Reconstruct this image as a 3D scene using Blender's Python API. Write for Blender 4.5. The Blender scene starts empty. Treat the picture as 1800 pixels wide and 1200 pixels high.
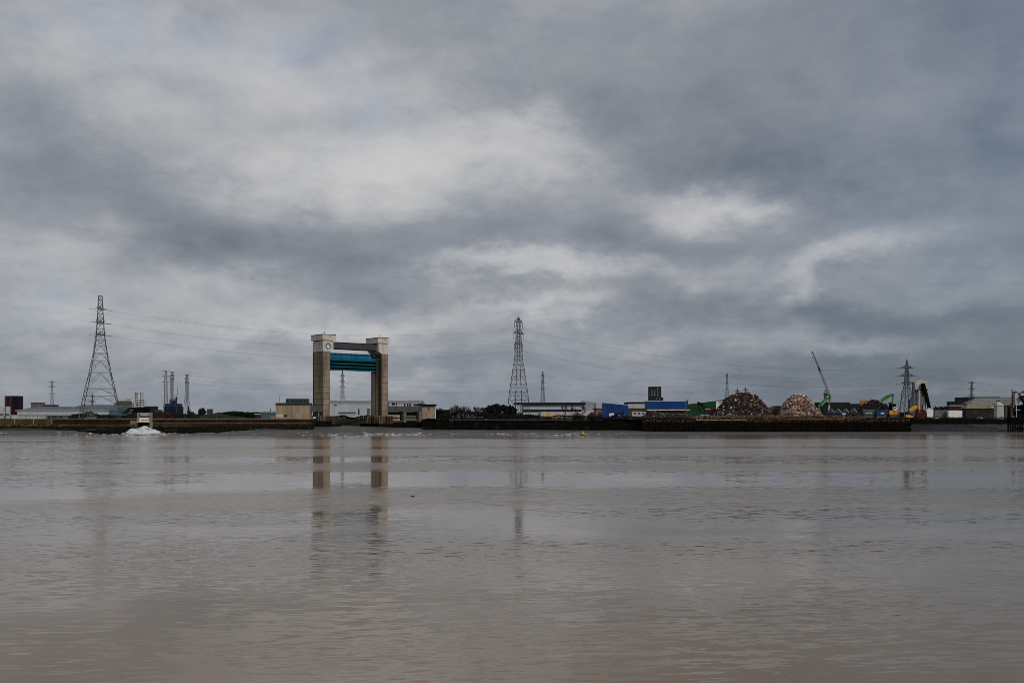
import bpy, math, random
from mathutils import Vector, Matrix, noise as mn
random.seed(7)
C = bpy.context.scene.collection
SC = bpy.context.scene
F, H0, HY = 1750.0, 9.0, 733.0          # focal length in px, eye height in m, horizon row
LAND = 7.7

# ------------------------------------------------------------ camera, sky, sun, exposure
cd = bpy.data.cameras.new('camera'); cam = bpy.data.objects.new('camera', cd); C.objects.link(cam)
cam.location = (0, 0, H0); cam.rotation_euler = (math.radians(90), 0, 0)
cd.lens = 35.0; cd.sensor_width = 36.0; cd.shift_y = 133/1800; cd.clip_end = 20000; cd.clip_start = 0.5
SC.camera = cam
SC.view_settings.view_transform = 'Standard'; SC.view_settings.look = 'None'
SC.view_settings.exposure = -0.1; SC.view_settings.gamma = 1.0
SC.cycles.use_denoising = True; SC.cycles.filter_width = 0.85
SC.cycles.max_bounces = 5; SC.cycles.diffuse_bounces = 2; SC.cycles.glossy_bounces = 3

class NT:
    """small helper to write node trees as expressions"""
    def __init__(s, nt): s.nt = nt; s.L = nt.links
    def n(s, t, **k):
        x = s.nt.nodes.new(t)
        for a, b in k.items(): setattr(x, a, b)
        return x
    def put(s, sock, v):
        if isinstance(v, bpy.types.NodeSocket): s.L.new(v, sock)
        else: sock.default_value = v
    def m(s, op, a, b=None, c=None, clamp=False):
        x = s.n('ShaderNodeMath', operation=op, use_clamp=clamp)
        s.put(x.inputs[0], a)
        if b is not None: s.put(x.inputs[1], b)
        if c is not None: s.put(x.inputs[2], c)
        return x.outputs[0]
    def vm(s, op, a, b=None):
        x = s.n('ShaderNodeVectorMath', operation=op); s.put(x.inputs[0], a)
        if b is not None: s.put(x.inputs[1], b)
        return x.outputs[0]
    def xyz(s, x, y, z):
        c = s.n('ShaderNodeCombineXYZ'); s.put(c.inputs[0], x); s.put(c.inputs[1], y); s.put(c.inputs[2], z); return c.outputs[0]
    def sep(s, v):
        c = s.n('ShaderNodeSeparateXYZ'); s.put(c.inputs[0], v); return c.outputs
    def noise(s, vec, scale=1.0, detail=3.0, rough=.5, dist=0.0, out='Fac'):
        c = s.n('ShaderNodeTexNoise'); s.put(c.inputs['Vector'], vec)
        c.inputs['Scale'].default_value = scale; c.inputs['Detail'].default_value = detail
        c.inputs['Roughness'].default_value = rough; c.inputs['Distortion'].default_value = dist
        return c.outputs[out]
    def sm(s, v, a, b, o0=0.0, o1=1.0):
        c = s.n('ShaderNodeMapRange', interpolation_type='SMOOTHSTEP'); s.put(c.inputs[0], v)
        for i, q in ((1, a), (2, b), (3, o0), (4, o1)): s.put(c.inputs[i], q)
        return c.outputs[0]
    def mix(s, f, a, b, blend='MIX'):
        c = s.n('ShaderNodeMix', data_type='RGBA', blend_type=blend); s.put(c.inputs[0], f)
        for i, q in ((6, a), (7, b)):
            s.put(c.inputs[i], q if isinstance(q, bpy.types.NodeSocket) else (*q, 1))
        return c.outputs[2]
    def ramp(s, f, stops):
        c = s.n('ShaderNodeValToRGB'); s.put(c.inputs[0], f); e = c.color_ramp.elements
        while len(e) < len(stops): e.new(.5)
        for q, (p, col) in zip(e, stops): q.position = p; q.color = (*col, 1)
        return c.outputs[0]

def lin(r, g, b):
    return tuple(((v/255)/12.92 if v/255 <= .04045 else ((v/255+.055)/1.055)**2.4) for v in (r, g, b))

SUN_DIR = Vector((0.55, -0.78, 0.52)).normalized()
W = bpy.data.worlds.new('World'); SC.world = W; W.use_nodes = True
w = NT(W.node_tree); W.node_tree.nodes.clear()
geo = w.n('ShaderNodeTexCoord').outputs['Generated']
dx, dy, dz = w.sep(geo)
dzp = w.m('MAXIMUM', dz, 0.0)
# cloud sheet seen in perspective: features flatten towards the horizon
den = w.m('ADD', dzp, 0.38)
P = w.xyz(w.m('DIVIDE', dx, den), w.m('DIVIDE', dy, den), 0.0)
n1 = w.noise(P, 2.4, 6, .55, .3)
n2 = w.noise(w.vm('ADD', P, (7.3, 2.1, 4.0)), 6.5, 7, .58, .3)
# low streaks of stratus
Q = w.xyz(w.m('MULTIPLY', dx, 2.2), w.m('MULTIPLY', dy, 2.2), w.m('MULTIPLY', dzp, 22.0))
n3 = w.noise(Q, 1.0, 5, .55, .3)
lowm = w.sm(dzp, .02, .26, 1.0, .15)
# hand placed masses: (azimuth, elevation) as tangents, warped so that the edges are ragged
wv = w.noise(w.xyz(w.m('MULTIPLY', dx, 7.0), w.m('MULTIPLY', dy, 7.0), w.m('MULTIPLY', dzp, 13.0)), 1.0, 8, .62, 0, 'Color')
wr, wg, wb = w.sep(wv)
yy = w.m('MAXIMUM', dy, .2)
U = w.m('ADD', w.m('DIVIDE', dx, yy), w.m('MULTIPLY', w.m('SUBTRACT', wr, .5), .22))
V = w.m('ADD', w.m('DIVIDE', dzp, yy), w.m('MULTIPLY', w.m('SUBTRACT', wg, .5), .12))
MASSES = [  # (px, py, rx, ry, amount, tilt)
 (250,60,230,60,.16,0),(520,150,300,70,.22,8),(330,220,160,60,.12,0),(560,305,210,48,.28,0),(760,280,220,45,.20,-3),(690,360,160,40,.22,0),(950,265,120,38,.26,0),
 (1260,365,120,38,.42,-5),(1330,335,60,25,.2,-30),(1110,340,110,35,.15,10),(900,470,130,24,.36,0),(1100,485,190,18,.2,3),(1500,450,150,26,.30,-8),
 (1400,505,90,26,.26,-35),(1740,490,110,26,.18,-12),(950,543,130,17,.32,0),(640,570,160,16,.16,0),(90,420,160,45,.22,0),(400,515,150,28,.22,5),(60,540,150,30,.22,0),
 (430,560,170,25,.18,0),(1500,612,130,14,.22,0),(1180,605,150,16,.1,0),(520,90,60,60,.10,0),(200,600,260,20,.10,0),(760,655,240,16,.14,0),(1040,560,60,10,.1,0),(650,200,90,50,.10,0),(700,110,90,70,.1,0),
 (60,230,170,80,-.20,0),(270,380,170,60,-.32,12),(120,300,160,30,-.18,0),(520,450,260,38,-.22,3),(880,410,240,28,-.14,0),(880,150,160,110,-.10,0),(1060,260,130,80,-.16,0),(1300,250,230,90,-.16,0),
 (1550,280,260,70,-.10,0),(1750,240,100,50,-.14,0),(1280,450,260,30,-.14,0),(1760,60,140,120,-.16,0),(1700,560,200,30,-.26,0),(1450,560,240,24,-.18,0),(1150,560,240,30,-.10,0),(700,520,260,20,-.16,0),(1100,645,500,22,-.08,0),(1600,660,300,40,-.26,0),(1700,600,260,60,-.16,0)]
S = None
for (px, py, rx, ry, a, t) in MASSES:
    u0, v0, su, sv = (px-900)/F, (HY-py)/F, rx/F, ry/F
    ct, st = math.cos(math.radians(-t)), math.sin(math.radians(-t))
    du = w.m('SUBTRACT', U, u0); dv = w.m('SUBTRACT', V, v0)
    p1 = w.m('MULTIPLY_ADD', du, ct/su, w.m('MULTIPLY', dv, st/su))
    p2 = w.m('MULTIPLY_ADD', dv, ct/sv, w.m('MULTIPLY', du, -st/sv))
    r2 = w.m('MULTIPLY_ADD', p1, p1, w.m('MULTIPLY', p2, p2))
    g = w.m('MULTIPLY', w.m('POWER', 2.718, w.m('MULTIPLY', r2, -.75)), a*(.85 if a > 0 else .58))
    S = g if S is None else w.m('ADD', S, g)
front = w.sm(dy, .1, .4)
S = w.m('MULTIPLY', S, front)
T = w.m('MULTIPLY_ADD', w.m('SUBTRACT', n1, .5), .42, .53)
T = w.m('MULTIPLY_ADD', w.m('SUBTRACT', n2, .5), .30, T)
T = w.m('MULTIPLY_ADD', w.m('MULTIPLY', w.m('SUBTRACT', n3, .5), lowm), .42, T)
n4 = w.noise(w.vm('ADD', P, w.vm('MULTIPLY', wv, (.5, .5, 0))), 17.0, 6, .62, .2)
T = w.m('MULTIPLY_ADD', w.m('SUBTRACT', n4, .5), .11, T)
T = w.m('ADD', T, S)
# billows: cusped upper edges inside the cloud deck
bil = w.m('ABSOLUTE', w.m('SUBTRACT', w.noise(w.vm('ADD', P, (3.1, 5.7, 1.0)), 5.0, 6, .6, .25), .5))
T = w.m('MULTIPLY_ADD', w.m('SUBTRACT', .08, bil), .34, T)
T = w.m('SUBTRACT', T, w.sm(dzp, 0.0, .07, .07, 0.0))
T = w.m('SUBTRACT', T, w.sm(dx, -.1, .5, 0.0, .16))
cloud = w.ramp(T, [(0.0, lin(88,100,115)), (.25, lin(114,123,135)), (.5, lin(147,153,162)), (.75, lin(185,187,191)), (1.0, lin(212,211,210))])
warm = w.sm(n2, .35, .75)
cloud = w.mix(w.m('MULTIPLY', warm, .35), cloud, (1.06, 1.0, .96), 'MULTIPLY')
sky = w.n('ShaderNodeTexSky', sky_type='NISHITA'); sky.sun_disc = False
sky.sun_elevation = math.asin(SUN_DIR.z); sky.sun_rotation = math.atan2(SUN_DIR.x, SUN_DIR.y)
sky.air_density = 1.0; sky.dust_density = 2.0
# thin places in the cloud let blue air through
thin = w.m('MULTIPLY', w.sm(w.noise(w.vm('ADD', P, (1.7, 9.2, 3.0)), 3.0, 5, .55), .54, .74, 0.0, .30), w.sm(T, .4, .62))
bu = w.m('MULTIPLY', w.m('SUBTRACT', U, -.205), 1/.06); bv = w.m('MULTIPLY', w.m('SUBTRACT', V, .372), 1/.028)
thin = w.m('ADD', thin, w.m('MULTIPLY', w.m('POWER', 2.718, w.m('MULTIPLY', w.m('MULTIPLY_ADD', bu, bu, w.m('MULTIPLY', bv, bv)), -1.0)), .36))
gapr = w.m('ADD', thin, w.m('MULTIPLY', w.sm(dx, .15, .5), .22))
bg_scale = w.mix(1.0, cloud, (10.0, 10.0, 10.0), 'MULTIPLY')       # Background strength is 0.1
out = w.mix(gapr, bg_scale, w.mix(1.0, sky.outputs[0], (.75, .82, .92), 'MULTIPLY'))
below = w.sm(dz, -.03, -.005, 0.0, 1.0)
out = w.mix(below, (1.2, 1.15, 1.1), out)
bgn = w.n('ShaderNodeBackground'); w.put(bgn.inputs[0], out); bgn.inputs[1].default_value = 0.1
wo = w.n('ShaderNodeOutputWorld'); w.L.new(bgn.outputs[0], wo.inputs[0])

sl = bpy.data.lights.new('sun', 'SUN'); sl.energy = 1.5; sl.angle = math.radians(14); sl.color = (1, .94, .86)
so = bpy.data.objects.new('sun', sl); C.objects.link(so)
so.rotation_euler = (-SUN_DIR).to_track_quat('-Z', 'Y').to_euler()

# ------------------------------------------------------------ helpers
def X(px, d): return (px-900)/F*d
def Z(py, d): return H0-(py-HY)/F*d

_m = {}
def M(name, col, rough=.85, var=.25, scale=.6, st=(1, 1, 1), col2=None, metal=0.0, bump=0.0, thr=None, spec=.15):
    if name in _m: return _m[name]
    mt = bpy.data.materials.new(name); mt.use_nodes = True; t = NT(mt.node_tree)
    b = mt.node_tree.nodes['Principled BSDF']
    tc = t.n('ShaderNodeTexCoord').outputs['Object']
    v = t.vm('MULTIPLY', tc, st)
    f = t.noise(v, scale, 5, .6)
    a = tuple(min(1, c*(1-var)) for c in col); c2 = col2 or tuple(min(1, c*(1+var)) for c in col)
    lo, hi = thr or (.32, .68)
    c = t.mix(t.sm(f, lo, hi), a if not col2 else col, c2)
    g = t.noise(tc, scale*7, 3, .6)
    c = t.mix(t.sm(g, .3, .7, 0, min(.5, var)), c, (.55, .52, .48), 'MULTIPLY')
    t.put(b.inputs['Base Color'], c); b.inputs['Roughness'].default_value = rough
    b.inputs['Metallic'].default_value = metal; b.inputs['Specular IOR Level'].default_value = spec
    if bump:
        bn = t.n('ShaderNodeBump'); bn.inputs['Distance'].default_value = bump; t.put(bn.inputs['Height'], f)
        t.L.new(bn.outputs[0], b.inputs['Normal'])
    _m[name] = mt; return mt

def islands(name, stops, rough=.7, metal=0.0):
    """colour chosen per loose piece"""
    mt = bpy.data.materials.new(name); mt.use_nodes = True; t = NT(mt.node_tree)
    b = mt.node_tree.nodes['Principled BSDF']
    g = t.n('ShaderNodeNewGeometry').outputs['Random Per Island']
    tc = t.n('ShaderNodeTexCoord').outputs['Object']
    f = t.noise(tc, 1.3, 3, .6)
    c = t.ramp(g, stops); e = c.node.color_ramp; e.interpolation = 'CONSTANT'
    c = t.mix(t.sm(f, .3, .7, 0, .6), c, (.45, .4, .36), 'MULTIPLY')
    t.put(b.inputs['Base Color'], c); b.inputs['Roughness'].default_value = rough; b.inputs['Metallic'].default_value = metal
    return mt

class MB:
    def __init__(s): s.v = []; s.f = []
    def quad(s, *p):
        i = len(s.v); s.v += [tuple(q) for q in p]; s.f.append(tuple(range(i, i+len(p)))); return s
    def box(s, x0, x1, y0, y1, z0, z1):
        i = len(s.v)
        s.v += [(x0,y0,z0),(x1,y0,z0),(x1,y1,z0),(x0,y1,z0),(x0,y0,z1),(x1,y0,z1),(x1,y1,z1),(x0,y1,z1)]
        s.f += [(i,i+3,i+2,i+1),(i+4,i+5,i+6,i+7),(i,i+1,i+5,i+4),(i+1,i+2,i+6,i+5),(i+2,i+3,i+7,i+6),(i+3,i,i+4,i+7)]
        return s
    def bar(s, p, q, w, w2=None, h=None, h2=None):
        """square bar from p to q, tapering from w to w2"""
        p, q = Vector(p), Vector(q); d = q-p
        if d.length < 1e-6: return s
        d.normalize(); w2 = w if w2 is None else w2; h = w if h is None else h; h2 = w2 if h2 is None else h2
        up = Vector((0, 0, 1)) if abs(d.z) < .95 else Vector((0, 1, 0))
        a = d.cross(up).normalized(); b = a.cross(d).normalized(); i = len(s.v)
        for c, ww, hh in ((p, w, h), (q, w2, h2)):
            for sx, sy in ((-1,-1),(1,-1),(1,1),(-1,1)):
                s.v.append(tuple(c+a*(sx*ww/2)+b*(sy*hh/2)))
        s.f += [(i,i+1,i+2,i+3),(i+7,i+6,i+5,i+4)]+[(i+k,i+4+k,i+4+(k+1)%4,i+(k+1)%4) for k in range(4)]
        return s
    def tube(s, p, q, r, r2=None, n=12, cap=True):
        p, q = Vector(p), Vector(q); d = (q-p).normalized(); r2 = r if r2 is None else r2
        up = Vector((0, 0, 1)) if abs(d.z) < .95 else Vector((0, 1, 0))
        a = d.cross(up).normalized(); b = a.cross(d).normalized(); i = len(s.v)
        for c, rr in ((p, r), (q, r2)):
            for k in range(n):
                t = 2*math.pi*k/n; s.v.append(tuple(c+a*(rr*math.cos(t))+b*(rr*math.sin(t))))
        s.f += [(i+k, i+(k+1)%n, i+n+(k+1)%n, i+n+k) for k in range(n)]
        if cap: s.f += [tuple(i+n-1-k for k in range(n)), tuple(i+n+k for k in range(n))]
        return s
    def prism(s, poly, a0, a1, axis='y'):
        """extrude a polygon given in (x,z) along y, or in (x,y) along z, or in (y,z) along x"""
        i = len(s.v); n = len(poly)
        for a in (a0, a1):
            for (u, v) in poly:
                s.v.append((u, a, v) if axis == 'y' else (u, v, a) if axis == 'z' else (a, u, v))
        s.f += [tuple(i+k for k in range(n)), tuple(i+n+n-1-k for k in range(n))]
        s.f += [(i+k, i+n+k, i+n+(k+1)%n, i+(k+1)%n) for k in range(n)]
        return s
    def build(s, name, mat, parent=None, loc=None, rz=0.0, smooth=False):
        me = bpy.data.meshes.new(name); me.from_pydata(s.v, [], s.f); me.validate(); me.update()
        me.materials.append(mat)
        if smooth: me.polygons.foreach_set('use_smooth', [True]*len(me.polygons))
        o = bpy.data.objects.new(name, me); C.objects.link(o)
        if parent is not None: o.parent = parent
        if loc is not None: o.location = loc
        if rz: o.rotation_euler = (0, 0, rz)
        return o
    def fixn(s): return s

def tag(o, label, cat, group=None, kind=None):
    if label: o['label'] = label
    if cat: o['category'] = cat
    if group: o['group'] = group
    if kind: o['kind'] = kind
    return o
def root(name, label, cat, loc, rz=0.0, group=None):
    o = bpy.data.objects.new(name, None); C.objects.link(o); o.location = loc; o.rotation_euler = (0, 0, rz)
    return tag(o, label, cat, group)
def copy_thing(src, loc, rz, label, group=None):
    r = src.copy(); C.objects.link(r); r.location = loc; r.rotation_euler = (0, 0, rz); r['label'] = label
    if group: r['group'] = group
    for ch in list(src.children):
        c = ch.copy(); C.objects.link(c); c.parent = r
        for g in list(ch.children):
            d = g.copy(); C.objects.link(d); d.parent = c
    return r
class Site:
    """a thing whose front stands at distance d; x()/z() turn photo measurements into its own metres"""
    def __init__(s, name, label, cat, pxc, d, base=None, group=None):
        s.d = d; s.b = LAND if base is None else base; s.x0 = X(pxc, d)
        s.r = root(name, label, cat, (s.x0, d, s.b), 0, group)
    def x(s, px): return X(px, s.d)-s.x0
    def z(s, py): return Z(py, s.d)-s.b
    def box(s, name, mat, px0, px1, pt, pb, y0, y1, parent=None):
        z0 = s.z(pb) if pb is not None else -.5
        return MB().box(s.x(px0), s.x(px1), y0, y1, z0, s.z(pt)).build(name, mat, parent or s.r)

# ------------------------------------------------------------ materials
m_conc = M('weathered_concrete', (.265, .205, .148), .9, .34, .16, (1, 1, .22), bump=.03, thr=(.38, .62))
m_cream = M('stained_cream_concrete', (.58, .53, .475), .85, .16, .35, (1, 1, .3))
m_dark = M('dark_steel', (.035, .038, .045), .6, .3, .4)
m_steel = M('galvanised_steel', (.075, .082, .095), .55, .25, .3)
m_wire = M('power_wire', (.10, .105, .12), .6, .1, .5)
m_buff = M('buff_concrete', (.33, .26, .185), .9, .22, .35, (1, 1, .3))
m_black = M('tarred_black', (.008, .008, .007), .9, .4, .4, spec=0.0)
m_white = M('white_cladding', (.46, .48, .50), .6, .10, .15, (1, 1, .1))
m_offwhite = M('offwhite_cladding', (.46, .46, .44), .7, .15, .3, (1, 1, .2))
m_greyroof = M('grey_roof_sheet', (.26, .29, .32), .6, .12, .2)
m_blueroof = M('blue_grey_roof', (.105, .145, .165), .55, .15, .15, (1, .2, 1))
m_tealclad = M('teal_cladding', (.075, .135, .15), .5, .25, .3, (1, 1, .2))
m_navy = M('navy_roof_edge', (.012, .018, .035), .6, .3, .2)
m_blue = M('blue_cladding', (.006, .042, .185), .5, .15, .25, (1, 1, .15))
m_green = M('green_cladding', (.006, .050, .017), .55, .2, .2, (.15, 1, 1))
m_maroon = M('maroon_trim', (.06, .013, .018), .7, .25, .3)
m_teal = M('teal_gate_paint', (.004, .125, .22), .42, .28, .5, (1, 1, .4))
m_teal_d = M('dark_teal_steel', (.003, .025, .035), .5, .3, .5)
m_teal_l = M('light_teal_steel', (.014, .17, .24), .45, .2, .5)
m_paleblue = M('pale_blue_sheet', (.42, .52, .60), .5, .08, .3)
m_beam = M('grey_brown_steel', (.065, .060, .060), .8, .15, .3)
m_deck = M('dark_grey_deck', (.075, .082, .080), .85, .2, .3, (3, 3, .4))
m_brick = M('dark_red_brick', (.085, .030, .032), .85, .25, .3)
m_brick_d = M('shadowed_plum_brick', (.030, .012, .025), .85, .2, .3)
m_glass = M('dark_window_glass', (.02, .025, .035), .2, .3, .2, spec=.5)
m_lit = M('pale_window', (.50, .50, .46), .5, .2, .5)
m_moss = M('mossy_concrete', (.085, .078, .026), .95, .35, .16, (1, 1, .5), col2=(.055, .04, .02))
m_rust = M('rusty_sheet_pile', (.036, .017, .010), .9, .4, .3, (1, 1, .2))
m_coping = M('pale_coping_stone', (.34, .30, .20), .9, .25, .2)
m_orange = M('orange_machine_paint', (.52, .17, .02), .55, .25, .6)
m_yellow = M('yellow_ochre_paint', (.62, .36, .03), .55, .25, .6)
m_mgreen = M('green_machine_paint', (.028, .21, .035), .5, .2, .5)
m_red = M('deep_red_paint', (.06, .008, .008), .6, .3, .5)
m_wht = M('white_paint', (.78, .77, .74), .6, .08, .6)
m_grey = M('mid_grey_concrete', (.14, .14, .13), .85, .25, .3)
m_silo = M('silo_blue_grey', (.075, .085, .105), .5, .2, .3, (1, 1, .1))
m_bark = M('winter_bark', (.030, .024, .020), .95, .3, .6)
m_twig = M('bare_twigs', (.045, .034, .027), .95, .35, .4)
m_ever = M('evergreen_leaves', (.016, .023, .013), .8, .35, .5)
m_olive = M('olive_scrub', (.040, .035, .015), .95, .4, .25, col2=(.075, .035, .018))
m_redb = M('red_brown_scrub', (.060, .028, .020), .95, .35, .3)
m_rubber = M('black_rubber', (.012, .012, .012), .9, .2, .5)

# ------------------------------------------------------------ setting: water, mud, banks, ground
def water_material():
    mt = bpy.data.materials.new('river_water'); mt.use_nodes = True; t = NT(mt.node_tree)
    b = mt.node_tree.nodes['Principled BSDF']
    g = t.n('ShaderNodeNewGeometry').outputs['Position']
    x, y, z = t.sep(g)
    # where the breeze ruffles the river and where it lies slick
    yw = t.m('ADD', y, t.m('MULTIPLY', t.m('SUBTRACT', t.noise(t.xyz(t.m('MULTIPLY', x, .02), t.m('MULTIPLY', y, .004), 0.0), 1, 4, .5), .5), 34.0))
    xw = t.m('ADD', x, t.m('MULTIPLY', t.m('SUBTRACT', t.noise(t.xyz(t.m('MULTIPLY', x, .01), t.m('MULTIPLY', y, .1), 5.0), 1, 3, .5), .5), 40.0))
    def band(a, c, e=4.0): return t.m('MULTIPLY', t.sm(yw, a-e, a+e), t.sm(yw, c-e, c+e, 1.0, 0.0))
    patch = t.noise(t.xyz(t.m('MULTIPLY', x, .010), t.m('MULTIPLY', y, .035), 2.0), 1, 4, .55, .4)
    R = t.sm(patch, .36, .60)
    streak = t.noise(t.xyz(t.m('MULTIPLY', x, .014), t.m('MULTIPLY', y, .085), 9.0), 1, 4, .6, .2)
    farm = t.sm(y, 150, 230)
    R = t.m('ADD', t.m('MULTIPLY', R, t.m('SUBTRACT', 1.0, farm)), t.m('MULTIPLY', t.sm(streak, .33, .47), farm))
    calm1 = t.m('MULTIPLY', band(127, 163), t.sm(xw, -48, -36))
    calm2 = t.m('MULTIPLY', t.m('MULTIPLY', band(76, 95), t.sm(xw, -26, -18)), t.sm(xw, -3, 12, 1.0, 0.0))
    calm3 = t.m('MULTIPLY', t.m('MULTIPLY', band(200, 229), t.sm(xw, -75, -60)), t.sm(xw, -22, -8, 1.0, 0.0))
    ruf1 = t.m('MULTIPLY', band(98, 124), t.sm(xw, -60, -40))
    ruf2 = t.m('MULTIPLY', band(168, 196, 6), t.sm(xw, -90, -60))
    ruf3 = t.m('MULTIPLY', band(234, 285, 8), t.sm(xw, -110, -80))
    ruf4 = t.m('MULTIPLY', t.m('MULTIPLY', band(305, 410, 10), t.sm(xw, -150, -110)), .8)
    R = t.m('MAXIMUM', t.m('MAXIMUM', R, ruf1), t.m('MAXIMUM', ruf2, ruf3))
    R = t.m('MULTIPLY', R, t.m('SUBTRACT', 1.0, t.m('MULTIPLY', calm1, .8)))
    R = t.m('MULTIPLY', R, t.m('SUBTRACT', 1.0, t.m('MULTIPLY', calm2, .88)))
    R = t.m('MULTIPLY', R, t.m('SUBTRACT', 1.0, t.m('MULTIPLY', calm3, .8)))
    amp = t.m('MULTIPLY_ADD', R, .15, .011)
    amp = t.m('MULTIPLY', amp, t.sm(y, 50, 140, .85, .72))
    # wave slopes read straight from noise, crests lying roughly along x
    def slopes(kx, ky, det, seed, skew):
        v = t.xyz(t.m('MULTIPLY', t.m('MULTIPLY_ADD', y, skew, x), kx), t.m('MULTIPLY', t.m('MULTIPLY_ADD', x, -skew*.5, y), ky), seed)
        return t.sep(t.noise(v, 1, det, .62, .15, 'Color'))
    a1, b1, _ = slopes(.75, 2.7, 4, 1.0, .30)
    a2, b2, _ = slopes(.11, .30, 3, 4.0, .45)
    sx = t.m('MULTIPLY', t.m('ADD', t.m('SUBTRACT', a1, .5), t.m('MULTIPLY', t.m('SUBTRACT', a2, .5), .4)), t.m('MULTIPLY', amp, 1.0))
    sy = t.m('MULTIPLY', t.m('ADD', t.m('SUBTRACT', b1, .5), t.m('MULTIPLY', t.m('SUBTRACT', b2, .5), .26)), t.m('MULTIPLY', amp, 3.4))
    nrm = t.vm('NORMALIZE', t.xyz(sx, sy, 1.0))
    t.L.new(nrm, b.inputs['Normal'])
    silt = t.sm(t.noise(t.xyz(t.m('MULTIPLY', x, .012), t.m('MULTIPLY', y, .03), 3.0), 1, 4, .55, .4), .3, .7)
    t.put(b.inputs['Base Color'], t.mix(silt, (.185, .128, .072), (.275, .196, .116)))
    t.put(b.inputs['Roughness'], t.m('ADD', t.m('MULTIPLY_ADD', R, .065, .04), t.m('ADD', t.m('MULTIPLY', ruf1, .08), t.m('MULTIPLY', t.m('MAXIMUM', t.m('MAXIMUM', ruf2, ruf3), ruf4), .10))))
    b.inputs['IOR'].default_value = 1.34; b.inputs['Specular IOR Level'].default_value = .5
    return mt
water = MB().quad((-2600, -260, 0), (2600, -260, 0), (2600, 900, 0), (-2600, 900, 0)).build('water', water_material())
tag(water, 'broad muddy brown tidal river', None, None, 'structure')

def lerp_tab(tab, x):
    if x <= tab[0][0]: return tab[0][1:]
    for a, b in zip(tab, tab[1:]):
        if x <= b[0]:
            t = (x-a[0])/(b[0]-a[0]); return tuple(p+(q-p)*t for p, q in zip(a[1:], b[1:]))
    return tab[-1][1:]
MUD = [(-200,492,.023),(560,492,.023),(700,494,.013),(1100,502,.009),(1180,520,.004),(1600,528,.003),(2100,548,.003)]   # px, shore distance, slope
def mud_z(x, y):
    px = 900+x/y*F; ys, k = lerp_tab(MUD, px)
    n = mn.noise(Vector((x*.02, y*.11, 0)))*.30+mn.noise(Vector((x*.08, y*.4, 3)))*.10
    return (y-ys)*k+n*min(1, .35+(y-ys)*.01)
def grid(fn, xs, ys, name, mat, kind='structure', label=None, smooth=True):
    b = MB(); nx, ny = len(xs), len(ys)
    for y in ys:
        for x in xs: b.v.append(fn(x, y))
    for j in range(ny-1):
        for i in range(nx-1): b.f.append((j*nx+i, j*nx+i+1, (j+1)*nx+i+1, (j+1)*nx+i))
    o = b.build(name, mat, smooth=smooth); tag(o, label, None, None, kind); return o
def frange(a, b, s):
    n = max(1, int(round((b-a)/s))); return [a+(b-a)*i/n for i in range(n+1)]

def mud_material():
    mt = bpy.data.materials.new('wet_mud'); mt.use_nodes = True; t = NT(mt.node_tree)
    b = mt.node_tree.nodes['Principled BSDF']; g = t.n('ShaderNodeNewGeometry').outputs['Position']; x, y, z = t.sep(g)
    f = t.noise(t.xyz(t.m('MULTIPLY', x, .03), t.m('MULTIPLY', y, .16), 0.0), 1, 5, .6)
    t.put(b.inputs['Base Color'], t.mix(t.sm(f, .35, .65), (.030, .024, .021), (.085, .068, .056)))
    t.put(b.inputs['Roughness'], t.sm(f, .3, .7, .35, .8))
    bn = t.n('ShaderNodeBump'); bn.inputs['Distance'].default_value = .25; t.put(bn.inputs['Height'], t.noise(t.vm('MULTIPLY', g, (.25, .8, 1)), 1, 4, .6)); t.L.new(bn.outputs[0], b.inputs['Normal'])
    return mt
mm = mud_material()
grid(lambda x, y: (x, y, mud_z(x, y)), frange(-420, 470, 4), frange(478, 660, 2), 'mudflat', mm, label='wet grey mud along the waterline')
# weedy banks below the walls
def toe(tab, px):   # distance where the bank meets the mud, from its foot row in the photo
    py, = lerp_tab(tab, px); py += 0 if px > 1500 else 1.3*mn.noise(Vector((px*.09, 1, 2)))+.8*mn.noise(Vector((px*.37, 4, 2))); ys, k = lerp_tab(MUD, px); s = (py-HY)/F
    return max(498, (H0+k*ys)/(k+s))
TOE_L = [(-60,752),(55,751),(80,755),(130,757),(160,761),(180,765),(208,765),(218,762),(228,756),(244,754),(264,754),(280,757),(292,763),(330,763),(385,761),(430,757),(470,753),(560,751.5)]
def bank(name, tab, px0, px1, d0, z0, mat, label, amp=.45, n=9, step=3):
    b = MB(); cols = frange(px0, px1, step); rows = 12
    for px in cols:
        dt = min(toe(tab, px), d0-8); xt = X(px, dt); zt = mud_z(xt, dt)-.25; x0 = X(px, d0)
        for j in range(rows+1):
            t = j/rows; x = x0+(xt-x0)*t; y = d0+(dt-d0)*t
            s = (1-t)**1.15 if t < 1 else 0
            zz = zt+(z0-zt)*s
            if 0 < j < rows: zz += mn.noise(Vector((x*.12, y*.2, 2)))*amp*1.4+mn.noise(Vector((x*.5, y*.6, 5)))*amp*.7
            b.v.append((x, y, zz))
    for i in range(len(cols)-1):
        for j in range(rows):
            a = i*(rows+1)+j; c = a+rows+1; b.f.append((a, c, c+1, a+1))
    o = b.build(name, mat, smooth=False); return tag(o, label, None, None, 'structure')
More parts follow.
